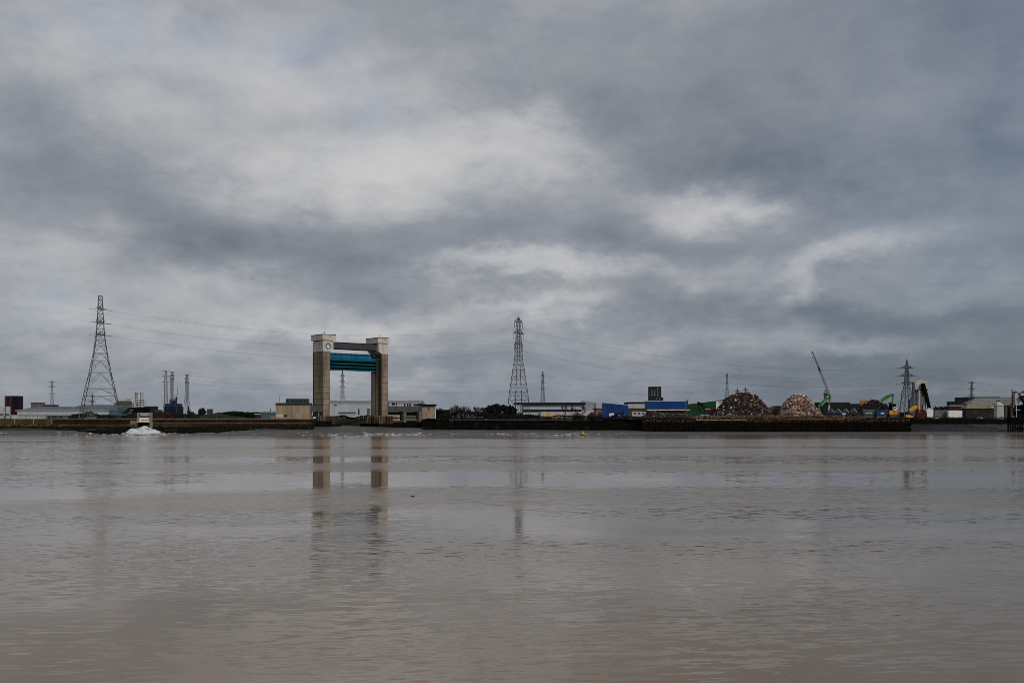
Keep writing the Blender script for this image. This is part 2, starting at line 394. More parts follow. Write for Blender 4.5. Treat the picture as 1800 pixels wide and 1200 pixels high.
def weed_material():
    mt = bpy.data.materials.new('seaweed_bank'); mt.use_nodes = True; t = NT(mt.node_tree)
    b = mt.node_tree.nodes['Principled BSDF']; g = t.n('ShaderNodeNewGeometry').outputs['Position']; x, y, z = t.sep(g)
    f = t.noise(g, .25, 5, .65); zz = t.m('MULTIPLY_ADD', t.m('SUBTRACT', f, .5), 3.0, z)
    lo = t.mix(t.sm(t.noise(g, .5, 4, .6), .4, .7), (.007, .008, .006), (.020, .020, .012))
    tide = t.m('MULTIPLY', t.m('MULTIPLY', t.sm(z, 1.7, 2.1), t.sm(z, 2.5, 3.0, 1.0, 0.0)), t.sm(t.noise(t.vm('MULTIPLY', g, (.05, .05, 1)), 1, 4, .6), .5, .6))
    lo = t.mix(tide, lo, (.075, .066, .052))
    hi = t.mix(t.sm(t.noise(g, .4, 4, .6), .4, .65), (.030, .022, .010), (.125, .095, .045))
    t.put(b.inputs['Base Color'], t.mix(t.m('MULTIPLY', t.sm(zz, 3.1, 4.4), t.sm(x, -195, -165, 1.0, .12)), lo, hi)); b.inputs['Roughness'].default_value = .8
    b.inputs['Specular IOR Level'].default_value = 0.0
    return mt
mw = weed_material()
bank('riverbank', TOE_L, -70, 243, 573.5, 5.0, mw, 'dark seaweed covered bank below the left river wall', step=1.5, amp=.6)
bank('riverbank', TOE_L, 266, 552, 579, 4.9, mw, 'dark weedy bank below the brown sheet pile wall', step=1.5, amp=.6)
TOE_R = [(1600,758),(1650,758.5),(1720,759),(1800,759),(1850,759)]
def rock_material():
    mt = bpy.data.materials.new('shingle'); mt.use_nodes = True; t = NT(mt.node_tree)
    b = mt.node_tree.nodes['Principled BSDF']; g = t.n('ShaderNodeNewGeometry').outputs['Position']
    v = t.n('ShaderNodeTexVoronoi'); t.put(v.inputs['Vector'], g); v.inputs['Scale'].default_value = 1.1
    r = t.sep(v.outputs['Color'])[0]; z = t.sep(g)[2]
    c = t.ramp(r, [(0, (.008, .007, .006)), (.5, (.030, .022, .016)), (.8, (.07, .05, .035)), (1, (.30, .25, .20))])
    c = t.mix(t.sm(t.noise(g, .07, 4, .6), .42, .6), c, (.35, .28, .2), 'MULTIPLY')
    c = t.mix(t.sm(t.sep(g)[0], 262, 320, 1.0, .15), c, (.008, .007, .006))
    t.put(b.inputs['Base Color'], c); b.inputs['Roughness'].default_value = .8; return mt
bank('shore_rocks', TOE_R, 1602, 1850, 640, 4.6, rock_material(), 'brown shingle and rubble beach under the dark wall', amp=.7, step=1.5)

def ground_material():
    mt = bpy.data.materials.new('ground'); mt.use_nodes = True; t = NT(mt.node_tree)
    b = mt.node_tree.nodes['Principled BSDF']; g = t.n('ShaderNodeNewGeometry').outputs['Position']
    c = t.mix(t.sm(t.noise(g, .02, 5, .6), .4, .6), (.035, .032, .018), (.060, .050, .038))
    c = t.mix(t.sm(t.noise(g, .5, 4, .6), .35, .7, 0, .5), c, (.018, .016, .012))
    t.put(b.inputs['Base Color'], c); b.inputs['Roughness'].default_value = 1; b.inputs['Specular IOR Level'].default_value = 0; return mt
mg = ground_material()
def gpt(px, d): return (X(px, d), d)
left = [(-9000, 9000), (-9000, 579), gpt(-60, 579), gpt(92, 581), gpt(550, 584), (-128.5, 650), (-150, 690), (-300, 900), (-330, 9000)]
right = [(-327, 9000), (-290, 960), (-160, 800), (-92, 705), (-79, 684), gpt(742, 700), gpt(744, 614), gpt(1130, 613), gpt(1131, 603), gpt(1600, 603), gpt(1601, 642), gpt(1860, 642), (9000, 642), (9000, 9000)]
b = MB(); b.quad(*[(x, y, LAND) for x, y in left][::-1]); b.quad(*[(x, y, LAND) for x, y in right][::-1])
# earth faces along the creek
cr = [(-92, 705), (-160, 800), (-290, 960)]
for (x0, y0), (x1, y1) in zip(cr, cr[1:]): b.quad((x0, y0, LAND), (x1, y1, LAND), (x1-14, y1-18, .8), (x0-14, y0-18, .8))
cl = [gpt(550, 584), (-128.5, 650), (-150, 690), (-300, 900)]
for (x0, y0), (x1, y1) in zip(cl, cl[1:]): b.quad((x0, y0, LAND), (x1, y1, LAND), (x1, y1, -1), (x0, y0, -1))
b.quad((-79, 684, LAND), (-92, 705, LAND), (-100, 700, 0), (-84, 678, 0)); b.quad(gpt(742, 700)+(LAND,), (-79, 684, LAND), (-79, 684, 0), gpt(742, 700)+(0,))
b.quad(gpt(744, 614)+(LAND,), gpt(742, 700)+(LAND,), gpt(742, 700)+(-1,), gpt(744, 614)+(-1,))
gr = b.build('ground', mg); tag(gr, 'flat dark industrial land behind the river walls', None, None, 'structure')
grid(lambda x, y: (x, y, 1.4+.012*(y-650)+mn.noise(Vector((x*.1, y*.1, 7)))*.3), frange(-330, -80, 5), frange(655, 1000, 6), 'creek_bed', mm, label='bare mud of the creek behind the barrier')

# ------------------------------------------------------------ river walls
def wall_seg(name, label, px0, px1, d, pt, pb, mat, rib=0, cop=None, thick=1.2, cop_h=.35, group='river walls'):
    s = Site(name, label, 'wall', (px0+px1)/2, d, 0.0, group)
    x0, x1, zt, zb = s.x(px0), s.x(px1), s.z(pt), s.z(pb)
    b = MB()
    if rib:
        pts = []; x = x0; k = 0
        while x < x1:
            pts += [(x, 0), (min(x1, x+rib*.35), 0), (min(x1, x+rib*.5), .45), (min(x1, x+rib*.85), .45)]; x += rib
        pts.append((x1, 0))
        i = len(b.v)
        for (px_, py_) in pts: b.v += [(px_, py_, zb), (px_, py_, zt)]
        for k in range(len(pts)-1): b.f.append((i+2*k, i+2*k+2, i+2*k+3, i+2*k+1))
        b.box(x0, x1, .5, thick, zb, zt-.01)
    else: b.box(x0, x1, 0, thick, zb, zt)
    b.build('wall_face', mat, s.r)
    if cop: MB().box(x0-.05, x1+.05, -.18, thick+.2, zt, zt+cop_h).build('coping', cop, s.r)
    return s
s = wall_seg('river_wall', 'mossy green concrete river wall at the far left', -70, 92, 575, 736, 752, m_moss)
for px in (26, 59, 91):
    s.box('joint_strip', m_coping, px-.5, px+.5, 736.4, 746.2, -.12, 0)
wall_seg('river_wall', 'brown river wall with pale coping left of the outfall', 92.6, 239, 576, 736.2, 750, m_rust, 1.6, m_coping)
s = wall_seg('river_wall', 'long rust brown sheet pile wall between outfall and barrier', 268, 549, 580, 736.2, 750, m_rust, 1.6, m_coping)
MB().box(s.x(268), s.x(549), -.9, 0, s.z(744.4), s.z(743.6)).build('ledge', m_coping, s.r)
m_quay = None
def quay_material():
    mt = bpy.data.materials.new('quay_piling'); mt.use_nodes = True; t = NT(mt.node_tree)
    b = mt.node_tree.nodes['Principled BSDF']; g = t.n('ShaderNodeNewGeometry').outputs['Position']; x, y, z = t.sep(g)
    f = t.noise(t.vm('MULTIPLY', g, (.35, .35, .12)), 1, 5, .65); zz = t.m('MULTIPLY_ADD', t.m('SUBTRACT', f, .5), 3.2, z)
    lo = t.mix(t.sm(t.noise(g, .6, 4, .6), .4, .7), (.006, .006, .005), (.016, .014, .010))
    hi = t.mix(t.sm(t.noise(t.vm('MULTIPLY', g, (1, 1, .3)), .5, 4, .6), .4, .62), (.022, .012, .008), (.13, .062, .032))
    t.put(b.inputs['Base Color'], t.mix(t.sm(zz, 5.6, 7.0), lo, hi)); b.inputs['Roughness'].default_value = .8
    b.inputs['Specular IOR Level'].default_value = 0.0; return mt
m_quay = quay_material()
wall_seg('river_wall', 'black weed stained bank wall right of the barrier', 742, 1130, 611, 737.5, 761, M('weedy_wall', (.006, .006, .005), .95, .4, .25, (1, 1, 2.2), col2=(.028, .025, .015), thr=(.52, .7), spec=0), 0, None)
wall_seg('quay_wall', 'black ribbed sheet pile quay below the scrap yard', 1130.5, 1600, 600, 737.6, 766, m_quay, 1.25, None)
wall_seg('river_wall', 'dark low wall behind the shingle beach at far right', 1600.5, 1860, 640, 736, 750, m_black, 0, None)
s = Site('quay_coping', 'long pale pinkish coping beam along the quay edge', 'coping', 1270, 599.2, 0)
for a, c in ((1223,1262),(1263.5,1287),(1289,1311)): s.box('coping_beam', m_coping, a, c, 737.0, 738.4, -.3, .8)
s = Site('quay_coping', 'orange rusted cap beam along the quay below the pale scrap heap', 'coping', 1440, 599.2, 0)
s.box('cap_beam', M('rust_orange', (.20, .10, .045), .9, .4, .3), 1385, 1482, 736.2, 737.6, -.3, .8)

# ------------------------------------------------------------ barrier (local x runs along the gate, y away from the river)
U0 = math.atan2(.6428, .766)
CX, CY = -121.4, 640.0
def btower(x0, x1, inner):   # inner: +1 gate lies on the +x side
    left = inner > 0
    lab = 'tall concrete barrier tower with teal star emblems, left of the gate' if left else 'tall concrete barrier tower right of the teal gate, beside the approach deck'
    u = Vector((math.cos(U0), math.sin(U0), 0))
    o = root('barrier_tower', lab, 'tower', Vector((CX, CY, 0))+u*x0, U0, 'barrier towers')
    w_ = x1-x0; b = MB(); z = 9.5; L = 13.4
    zs = []
    while z < 51.4: zs.append((z, min(51.4, z+3.8))); z += 3.8
    if left:
        for a, c in zs: b.box(0, w_, 0, L, a, c-.16); b.box(.1, w_-.1, .1, L-.1, c-.16, c)
    else:        # near box, recessed gate guide, far slab
        for a, c in zs:
            b.box(0, w_, 0, 7.3, a, c-.16); b.box(.1, w_-.1, .1, 7.2, c-.16, c)
        for a, c in zs:
            b.box(0, w_, 8.5, L, a, c-.16); b.box(.1, w_-.1, 8.6, L-.1, c-.16, c)
        b.box(1.2, w_-.02, 7.3, 8.5, 9.5, 51.3)
    b.build('shaft', m_conc, o)
    b = MB()
    for a, c in zs[:-1]: b.box(-.04, w_+.04, -.04, L+.04 if left else 7.34, c-.34, c-.06)
    b.build('joint_band', M('joint_concrete', (.15, .12, .088), .95, .35, .6), o)
    if not left:
        g = MB(); g.box(-.06, 0, .5, 4.2, 10, 51.2); g.build('ladder_strip', M('dark_stained_concrete', (.10, .085, .06), .95, .35, .6, (1, 1, .5)), o)
        g = MB(); z = 12
        while z < 50: g.box(-.12, -.06, 1.6, 2.4, z, z+.9); z += 2.0
        g.box(-.13, -.07, 2.3, 2.5, 10, 51)
        g.build('ladder', m_black, o)
    else:
        g = MB(); z = 14
        while z < 50: g.box(-.1, 0, 12.6, 13.1, z, z+.6); z += 1.27
        g.box(-.12, -.02, 13.0, 13.2, 10, 51)
        g.build('ladder', m_black, o)
        MB().box(-.05, 0, 12.3, 13.42, 9.6, 51.3).build('edge_stain', M('dark_edge_concrete', (.09, .075, .06), .9, .3, .5), o)
    # head: overhangs towards the gate
    hx0, hx1 = (0, w_+2.5) if left else (-2.5, w_)
    zb, zt = 51.4, 58.2; q = zb+1.6
    poly = [(hx0-.05, zb), (w_+.1, zb), (hx1, q), (hx1, zt), (hx0-.05, zt)] if left else [(-.1, zb), (hx1+.05, zb), (hx1+.05, zt), (hx0, zt), (hx0, q)]
    MB().prism(poly, -.08, L+.1).build('head', m_cream, o)
    MB().box(hx0+.3, hx1-.3, .3, L-.3, zt, zt+.45).build('shadow_gap', m_black, o)
    cap = MB().box(hx0-.9, hx1+1.2 if left else hx1+.4, -.9, L+.9, zt+.45, 62.0).build('cap', m_cream, o)
    MB().box(hx0-1.0, hx1+1.3 if left else hx1+.5, -1.0, L+1.0, 62.0, 62.4).build('coping', m_dark, cap)
    MB().box(hx0+4.2, hx0+4.9, -.95, -.9, 60.6, 61.2).build('vent', m_black, cap)
    MB().box(hx0-.95, hx0-.9, 6.4, 7.0, 60.3, 61.0).build('vent', m_black, cap)
    b = MB().bar((hx0+1.5, 1, 62.4), (hx0+1.5, 1, 64.2), .15); b.bar((hx0+.8, 1, 63.9), (hx0+2.2, 1, 63.9), .12); b.build('aerial', m_dark, cap)
    # emblems
    def emblem(name, cx, cz, y, face, r, col, white):
        # face 0: on the near face (normal -y); face 1: on the side face (normal -x)
        def P3(a, bz, off): return (cx+a, y-off, cz+bz) if face == 0 else (y-off, cx-a, cz+bz)
        ring = MB(); n = 24
        pts = [P3(r*math.cos(2*math.pi*k/n), r*math.sin(2*math.pi*k/n), .06) for k in range(n)]
        # broken petals round a star
        ring.quad(*(pts if face == 0 else pts))
        ob = ring.build(name, col, o)
        if white:
            st = []
            for k in range(10):
                rr = r*(.95 if k % 2 == 0 else .36); a = math.pi/2+math.pi/5+k*math.pi/5
                st.append(P3(rr*math.cos(a), rr*math.sin(a)-.12*r, .10))
            MB().quad(*st).build('star', m_wht, ob)
    if left:
        emblem('emblem', 3.6, 54.9, -.08, 0, 2.0, M('emblem_teal', (.04, .17, .17), .6, .3, 1.0), True)
        emblem('emblem', 3.6, 54.9, -.05, 1, 1.7, M('faded_lilac_paint', (.20, .22, .34), .8, .3, 1.2), True)
    else:
        g = MB(); g.bar((-2.56, 4.6, 56.4), (-2.56, 3.2, 53.2), .5, .35); g.bar((-2.56, 4.2, 55.3), (-2.56, 5.6, 53.0), .4, .2); g.build('emblem', m_dark, o)
        MB().box(-3.6, 0, 5.0, 12.5, 49.4, 51.35).build('winch_bracket', m_dark, o)
    # rusty piers and foundation
    b = MB()
    b.box(-2.0, w_+2.0, -2.0, L+2, 4.6, 9.5)
    for k in range(5): xx = -2.0+k*(w_+3.4)/4; b.box(xx, xx+.6, -2.7, -2.0, 4.6, 9.9)
    for k in range(6): yy_ = -1.5+k*3.0; b.box(-2.7, -2.0, yy_, yy_+.6, 4.6, 9.9)
    b.build('pier_base', M('rust_streaked_concrete', (.27, .19, .125), .9, .5, .35, (1, 1, .15), col2=(.045, .032, .024), thr=(.38, .6)), o)
    MB().box(-5.2, w_+5.0, -5.0, L+6, -1, 4.6).build('foundation', m_black, o)
    return o
btower(0, 5.0, 1); btower(44.3, 49.3, -1)
# beam between the heads
u = Vector((math.cos(U0), math.sin(U0), 0))
o = root('head_beam', 'grey box beam joining the heads of the two barrier towers', 'beam', (CX, CY, 0), U0)
b = MB(); b.box(7.5, 41.8, 2.6, 10.5, 54.0, 57.7); b.build('beam_web', m_beam, o)
b = MB(); b.box(7.5, 41.8, 2.2, 10.9, 57.7, 58.0); b.box(7.5, 41.8, 2.2, 10.9, 53.7, 54.0); b.build('flange', m_dark, o)
MB().box(7.5, 8.1, 2.4, 10.6, 54.0, 57.7).build('bearing_plate', m_dark, o)
# gate
o = root('flood_gate', 'raised teal steel flood gate hung between the two towers', 'gate', (CX, CY, 0), U0)
gx0, gx1, gy = 5.1, 45.4, 8.0
b = MB(); n = 10; wseg = (gx1-gx0)/n      # curved upper skin plates
for k in range(n):
    x0 = gx0+k*wseg; x1 = x0+wseg-.25; prev = None
    for j in range(7):
        t = j/6; z = 51.0-4.3*t; y = gy-.1-1.2*math.sin(t*math.pi*.75)
        cur = ((x0, y+.35, z), (x1, y, z))
        if prev: b.quad(prev[0], cur[0], cur[1], prev[1])
        prev = cur
b.build('skin_plate', m_teal, o)
MB().box(gx0, gx1, gy+.4, gy+3.2, 39.9, 51.0).build('gate_core', m_teal_d, o)
for z0, h in ((46.2, .65), (43.9, .7), (41.8, .7), (39.8, .8)):
    MB().prism([(gy+.4, z0), (gy-1.9, z0+.1), (gy-1.9, z0+h*.5), (gy+.4, z0+h)], gx0, gx1, 'x').build('girder', m_teal_l, o)
for k in range(n+1): xx = gx0+k*wseg; MB().box(xx-.2, xx+.08, gy-.75, gy+.4, 47.0, 51.0).build('stiffener', m_teal_d, o)
MB().box(gx0, gx1-.4, gy-.3, gy+3.2, 51.0, 51.25).build('top_rail', m_paleblue, o)
# side decks
o = root('approach_deck', 'dark grey windowless deck between pump house and left tower', 'deck', (CX, CY, 0), U0)
MB().box(-10.2, -.1, .6, 8, 12.4, 16.4).build('deck_box', m_deck, o)
for a in (-8.6, -3.2): MB().box(a, a+1.1, 1.2, 5, 5, 12.4).build('pier', m_grey, o)
MB().box(-9.8, -4.0, 2.0, 2.4, 6.2, 10.0).build('infill_panel', m_black, o)
MB().box(-6.9, -4.6, .9, 1.9, 8.0, 9.4).build('plant_box', m_offwhite, o)
MB().box(-10.5, 4.0, -4.6, -3.9, -1, 6.6).build('fender', m_black, o)
o = root('approach_deck', 'long dark grey deck on piers right of the barrier', 'deck', (CX, CY, 0), U0)
MB().box(49.4, 77.6, .6, 8, 12.7, 16.5).build('deck_box', m_deck, o)
for xx in (61.6, 74.4): pr = MB().box(xx, xx+2.2, -.4, 6, 5.4, 12.7).build('pier', m_grey, o); MB().box(xx-.2, xx+2.4, -.6, 6, -1, 5.4).build('footing', m_black, pr)
MB().box(49.0, 78.5, .4, 1.2, -1, 5.6).build('sill_wall', m_black, o)
b = MB(); b.box(50.6, 60.2, 2.0, 2.6, 6.8, 10.6); b.build('infill_panel', m_buff, o)
b = MB(); b.box(64.6, 73.6, 2.0, 2.6, 7.2, 10.2); b.build('infill_panel', m_grey, o)
b = MB(); b.box(50.4, 61.5, 1.6, 1.95, 8.4, 8.9); b.box(63.9, 74.3, 1.6, 1.95, 8.6, 9.1); b.build('girder', m_black, o)
b = MB(); b.box(50.4, 61.5, 1.5, 2.6, 5.9, 6.3); b.box(63.9, 74.3, 1.5, 2.6, 6.6, 7.0); b.build('ledge', m_coping, o)
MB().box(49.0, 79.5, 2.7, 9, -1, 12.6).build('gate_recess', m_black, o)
b = MB()
for xx in (52, 58.5): b.bar((xx, 4, 16.5), (xx, 4, 19.0), .5).bar((xx-.6, 4, 18.2), (xx+.6, 4, 18.2), .4).build('mast', m_dark, o); b = MB()
for xx in (65.5, 68, 70): MB().bar((xx, 4, 16.5), (xx, 4, 18.4), .8).build('vent_stack', m_dark, o)

# pump house
def box_building(name, label, cat, px0, px1, pt, d, depth, mat, roof=None, roof_h=.6, over=.3, windows=(), wmat=None, group=None, base=None):
    s = Site(name, label, cat, (px0+px1)/2, d, base, group)
    s.box('wall', mat, px0, px1, pt, None, 0, depth)
    if roof: MB().box(s.x(px0)-over, s.x(px1)+over, -over, depth+over, s.z(pt)+.002, s.z(pt)+roof_h).build('roof', roof, s.r)
    for (a, c, t, e) in windows:
        MB().box(s.x(a), s.x(c), -.08, .1, s.z(e), s.z(t)).build('window', wmat or m_glass, s.r)
    return s
s = box_building('pump_house', 'buff concrete pump house with dark parapet left of the barrier', 'building', 484.5, 544, 711.8, 632, 9, m_buff, None, windows=((499.5, 505, 728.8, 732.6),), wmat=m_red)
MB().box(s.x(484.3), s.x(544.2), -.25, 9.2, s.z(711.8)+.003, s.z(708)).build('parapet', M('dark_parapet', (.045, .040, .034), .9, .3, .4), s.r)
MB().box(s.x(501), s.x(539), 2, 8, s.z(708), s.z(700.4)).build('plant_room', m_deck, s.r)
b = MB()
for k in range(5): a = 502+k*7.6; b.box(s.x(a), s.x(a+5.6), 1.9, 2.0, s.z(706.5), s.z(701.8))
b.build('louvre', m_glass, s.r)
MB().box(s.x(513)-.15, s.x(513)+.15, -.06, 0, 0, s.z(712)).build('corner_joint', m_beam, s.r)
MB().box(s.x(486), s.x(498), -.07, 0, s.z(732.6), s.z(728)).build('plaster_patch', m_cream, s.r)
def lamp_post(px, d, pt, label, pb=None, arms=1, group=None):
    s = Site('lamp_post', label, 'lamp post', px, d, None, group); h = s.z(pt)
    MB().tube((0, 0, 0), (0, 0, h), .16, .10, 8).build('pole', m_steel, s.r)
    b = MB(); b.bar((-.05, 0, h), (1.2, 0, h+.1), .10)
    if arms > 1: b.bar((.05, 0, h), (-1.2, 0, h+.1), .10)
    b.build('arm', m_steel, s.r)
    b = MB(); b.box(.9, 1.7, -.2, .2, h, h+.22)
    if arms > 1: b.box(-1.7, -.9, -.2, .2, h, h+.22)
    b.build('lamp_head', m_steel, s.r)
lamp_post(491, 640, 695, 'thin lamp post rising behind the pump house roof')
# building right of the barrier
s = Site('control_building', 'small buff building with overhanging black roof right of the barrier', 'building', 746, 690)
s.box('wall', m_buff, 741.5, 762.5, 713, 741, 0, 14)
s.box('roof', m_black, 727, 764.5, 710.2, 713, -1.5, 16)
s.box('window', m_dark, 752.5, 754.5, 716, 720, -.06, .1)
box_building('utility_shed', 'low dark shed with grey rooftop box beside the bare trees', 'shed', 764, 788, 721, 705, 10, m_black, m_dark, .5)
s = Site('rooftop_cabin', 'small pale grey cabin on the dark shed roof', 'cabin', 771, 706, Z(720.5, 706))
MB().box(s.x(766), s.x(777), 1, 6, 0, s.z(717.2)).build('wall', m_greyroof, s.r); MB().box(s.x(772), s.x(776), .9, 1, .2, s.z(718)).build('window', m_glass, s.r)
s = Site('white_tank', 'small white tank at the left end of the dark shed', 'tank', 764, 700); MB().tube((0, 0, 0), (0, 0, s.z(720)), .8, .8, 12).build('tank_body', m_wht, s.r); MB().tube((0, 0, s.z(720)), (0, 0, s.z(719.4)), .85, .3, 12).build('lid', m_grey, s.r)

# ------------------------------------------------------------ pylons and lines
def pylon(label, px, d, top, prof, levels, arms, rot, leg_w=.42, br_w=.2, ins=None, arm_rot=0.0, group='pylons'):
    """prof: [(z above land, half width)], levels: bracing heights, arms: [(z, half length)]"""
    r = root('pylon', label, 'pylon', (X(px, d), d, LAND), rot, group)
    def a(z): return lerp_tab(prof, z)[0]
    for sx, sy in ((-1,-1),(1,-1),(1,1),(-1,1)):
        b = MB()
        for (z0, w0), (z1, w1) in zip(prof, prof[1:]): b.bar((sx*w0, sy*w0, z0), (sx*w1, sy*w1, z1), leg_w*(1 if z0 < top*.5 else .8), leg_w*(1 if z1 < top*.5 else .75))
        b.build('leg', m_steel, r)
    b = MB()
    cs = [(-1,-1),(1,-1),(1,1),(-1,1)]
    for k in range(len(levels)-1):
        z0, z1 = levels[k], levels[k+1]; w0, w1 = a(z0), a(z1)
        for i in range(4):
            (ax, ay), (bx_, by_) = cs[i], cs[(i+1) % 4]
            A0, B0 = Vector((ax*w0, ay*w0, z0)), Vector((bx_*w0, by_*w0, z0)); A1, B1 = Vector((ax*w1, ay*w1, z1)), Vector((bx_*w1, by_*w1, z1))
            if k: b.bar(A0, B0, br_w*1.2)
            if w0 > 3.2:
                m1 = (A1+B1)/2
                b.bar(A0, m1, br_w); b.bar(B0, m1, br_w)
                b.bar((A0+A1)/2, (A0+m1)/2, br_w*.7); b.bar((B0+B1)/2, (B0+m1)/2, br_w*.7)
                b.bar(A1, (A0+m1)/2, br_w*.7); b.bar(B1, (B0+m1)/2, br_w*.7)
            else: b.bar(A0, B1, br_w); b.bar(B0, A1, br_w)
    wt = prof[-1][1]; zt = prof[-1][0]
    for i in range(4):
        (ax, ay), (bx_, by_) = cs[i], cs[(i+1) % 4]; b.bar((ax*wt, ay*wt, zt), (bx_*wt, by_*wt, zt), br_w*1.2)
    b.build('bracing', m_steel, r)
    tips = []
    ca, sa = math.cos(arm_rot), math.sin(arm_rot)
    for (z, L) in arms:
        w0 = a(z); h = min(2.2, L*.35)
        for sg in (-1, 1):
            b = MB()
            tip = Vector((sg*L*ca, sg*L*sa, z))
            for q in (-1, 1):
                base = Vector((sg*w0*ca-q*w0*sa, sg*w0*sa+q*w0*ca, z))
                b.bar(base, tip, br_w*1.6); b.bar(base+Vector((0, 0, h)), tip, br_w*1.3)
                for t in (.3, .6): b.bar(base.lerp(tip, t), (base+Vector((0, 0, h))).lerp(tip, t-.25), br_w*.9)
            mid = Vector((sg*w0*ca, sg*w0*sa, z)); b.bar(Vector((sg*w0*ca-w0*sa, sg*w0*sa+w0*ca, z)), Vector((sg*w0*ca+w0*sa, sg*w0*sa-w0*ca, z)), br_w*1.2)
            tips.append(tip)
            b.build('cross_arm', m_steel, r)
        if ins:
            for sg in (-1, 1):
                tip = Vector((sg*L*ca, sg*L*sa, z))
                MB().tube(tip, tip-Vector((0, 0, ins)), .16, .16, 6).build('insulator', m_dark, r)
    R = Matrix.Rotation(rot, 4, 'Z')
    return r, [Vector((X(px, d), d, LAND))+R @ t-Vector((0, 0, ins or 0)) for t in tips]
def lv(*py, d, s=None): return [max(0, Z(p, d)-LAND) for p in py]
d = 560
zz = lambda py, d=560: Z(py, d)-LAND
pA, tA = pylon('tallest, broad based lattice pylon behind the left river wall', 176.5, 560, zz(520),
    [(0,10.2),(zz(711),9.1),(zz(681),7.2),(zz(655),5.4),(zz(621),3.5),(zz(588),2.1),(zz(543),1.25),(zz(520),.95)],
    [0, zz(711), zz(696), zz(683), zz(655), zz(634), zz(621), zz(608), zz(598), zz(588), zz(578), zz(567), zz(559), zz(551), zz(543), zz(535), zz(527), zz(520)],
    [(zz(588), 4.6), (zz(567), 5.4), (zz(543), 4.8)], math.radians(18), .32, .13, arm_rot=math.radians(78))
for py in (543, 567, 588):     # tension strings on the left-hand arms
    pass
q = lambda py: zz(py, 690)
pB, tB = pylon('tall narrow lattice pylon in the middle with hanging insulators', 911.5, 690, q(557),
    [(0,6.2),(q(690),4.7),(q(650),3.0),(q(632),2.1),(q(605),1.5),(q(566),1.2),(q(559),.5),(q(557),.1)],
    [0, q(703), q(689), q(675), q(661), q(650), q(641), q(632), q(625), q(618), q(611), q(605), q(598), q(592), q(586), q(579), q(572), q(566), q(559)],
    [(q(605), 6.2), (q(586), 8.2), (q(566), 6.2)], math.radians(28), .30, .13, ins=4.4, arm_rot=math.radians(35))
q = lambda py: zz(py, 860)
pD, tD = pylon('wide armed pylon in front of the cement works', 1594, 860, q(631),
    [(0,5.4),(q(706),3.6),(q(690),2.9),(q(675),1.5),(q(646),.95),(q(633),.25),(q(631),.05)],
    [0, q(706), q(690), q(682), q(675), q(670), q(665), q(660), q(655), q(650), q(646), q(639), q(633)],
    [(q(674), 5.6), (q(660.5), 7.0), (q(646.5), 5.6)], math.radians(8), .42, .21)
def small_pylon(label, px, d, top_py, arm_half, rot, arm_py, base_hw=3.6, lw=.28, bw=.11, ins=None):
    t = Z(top_py, d)-LAND; az = [Z(p, d)-LAND for p in arm_py]
    lo = min(az)
    prof = [(0, base_hw*.85), (lo*.55, base_hw*.38), (lo, 1.25), (max(az), .75), (t-.2, .22), (t, .06)]
    lev = [0]
    while lev[-1] < t-3: lev.append(lev[-1]+max(3.6, 3.0*lerp_tab(prof, lev[-1])[0]))
    lev.append(t-.2)
    return pylon(label, px, d, t, prof, lev, [(z, arm_half) for z in az], rot, lw, bw, ins, 0)
p91, t91 = small_pylon('small distant pylon left, above the blue roofed warehouse', 91.5, 1350, 668, 5.5, .2, (693, 680, 672), 4.2)
small_pylon('very distant pylon seen between the legs of the tallest pylon', 162.5, 2100, 692, 7, .1, (706, 697), 3, .6, .4)
p291, t291 = small_pylon('pylon with wide arms, leftmost of the three slim ones', 291.5, 1080, 651, 4.6, .1, (672, 662, 653), 3.6)
p302, t302 = small_pylon('slim pylon above the dark blue building, middle of three', 302.5, 1085, 653, 5.0, 1.35, (667, 661, 655), 4.0)
p328, t328 = small_pylon('slim pylon standing by the dark conifer, rightmost of three', 328.5, 1120, 658, 5.0, 1.35, (673, 666, 660), 4.2)
p602, t602 = small_pylon('pylon seen through the barrier below the teal gate', 602, 1080, 648, 6.0, 1.2, (681, 672, 661), 3.8)
p954, t954 = small_pylon('medium pylon right of the tall middle pylon', 954, 1080, 652, 6.0, 1.2, (684, 672.5, 661), 4.6)
p1278, t1278 = small_pylon('pylon rising behind the large dark scrap heap', 1278, 1130, 655, 6.0, 1.2, (684.5, 673, 661.5), 4.3)
small_pylon('tiny far pylon above the dark scrap heap, left of two', 1296, 2200, 681, 6, .1, (687,), 2.2, .6, .4)
small_pylon('tiny far pylon above the dark scrap heap, right of two', 1310.5, 2200, 680, 7, .1, (685,), 2.2, .6, .4)
p1708, t1708 = small_pylon('small pylon standing behind the long dark ridge building', 1708, 1390, 670, 5.4, .2, (695, 684, 673), 3.6, .4, .17)

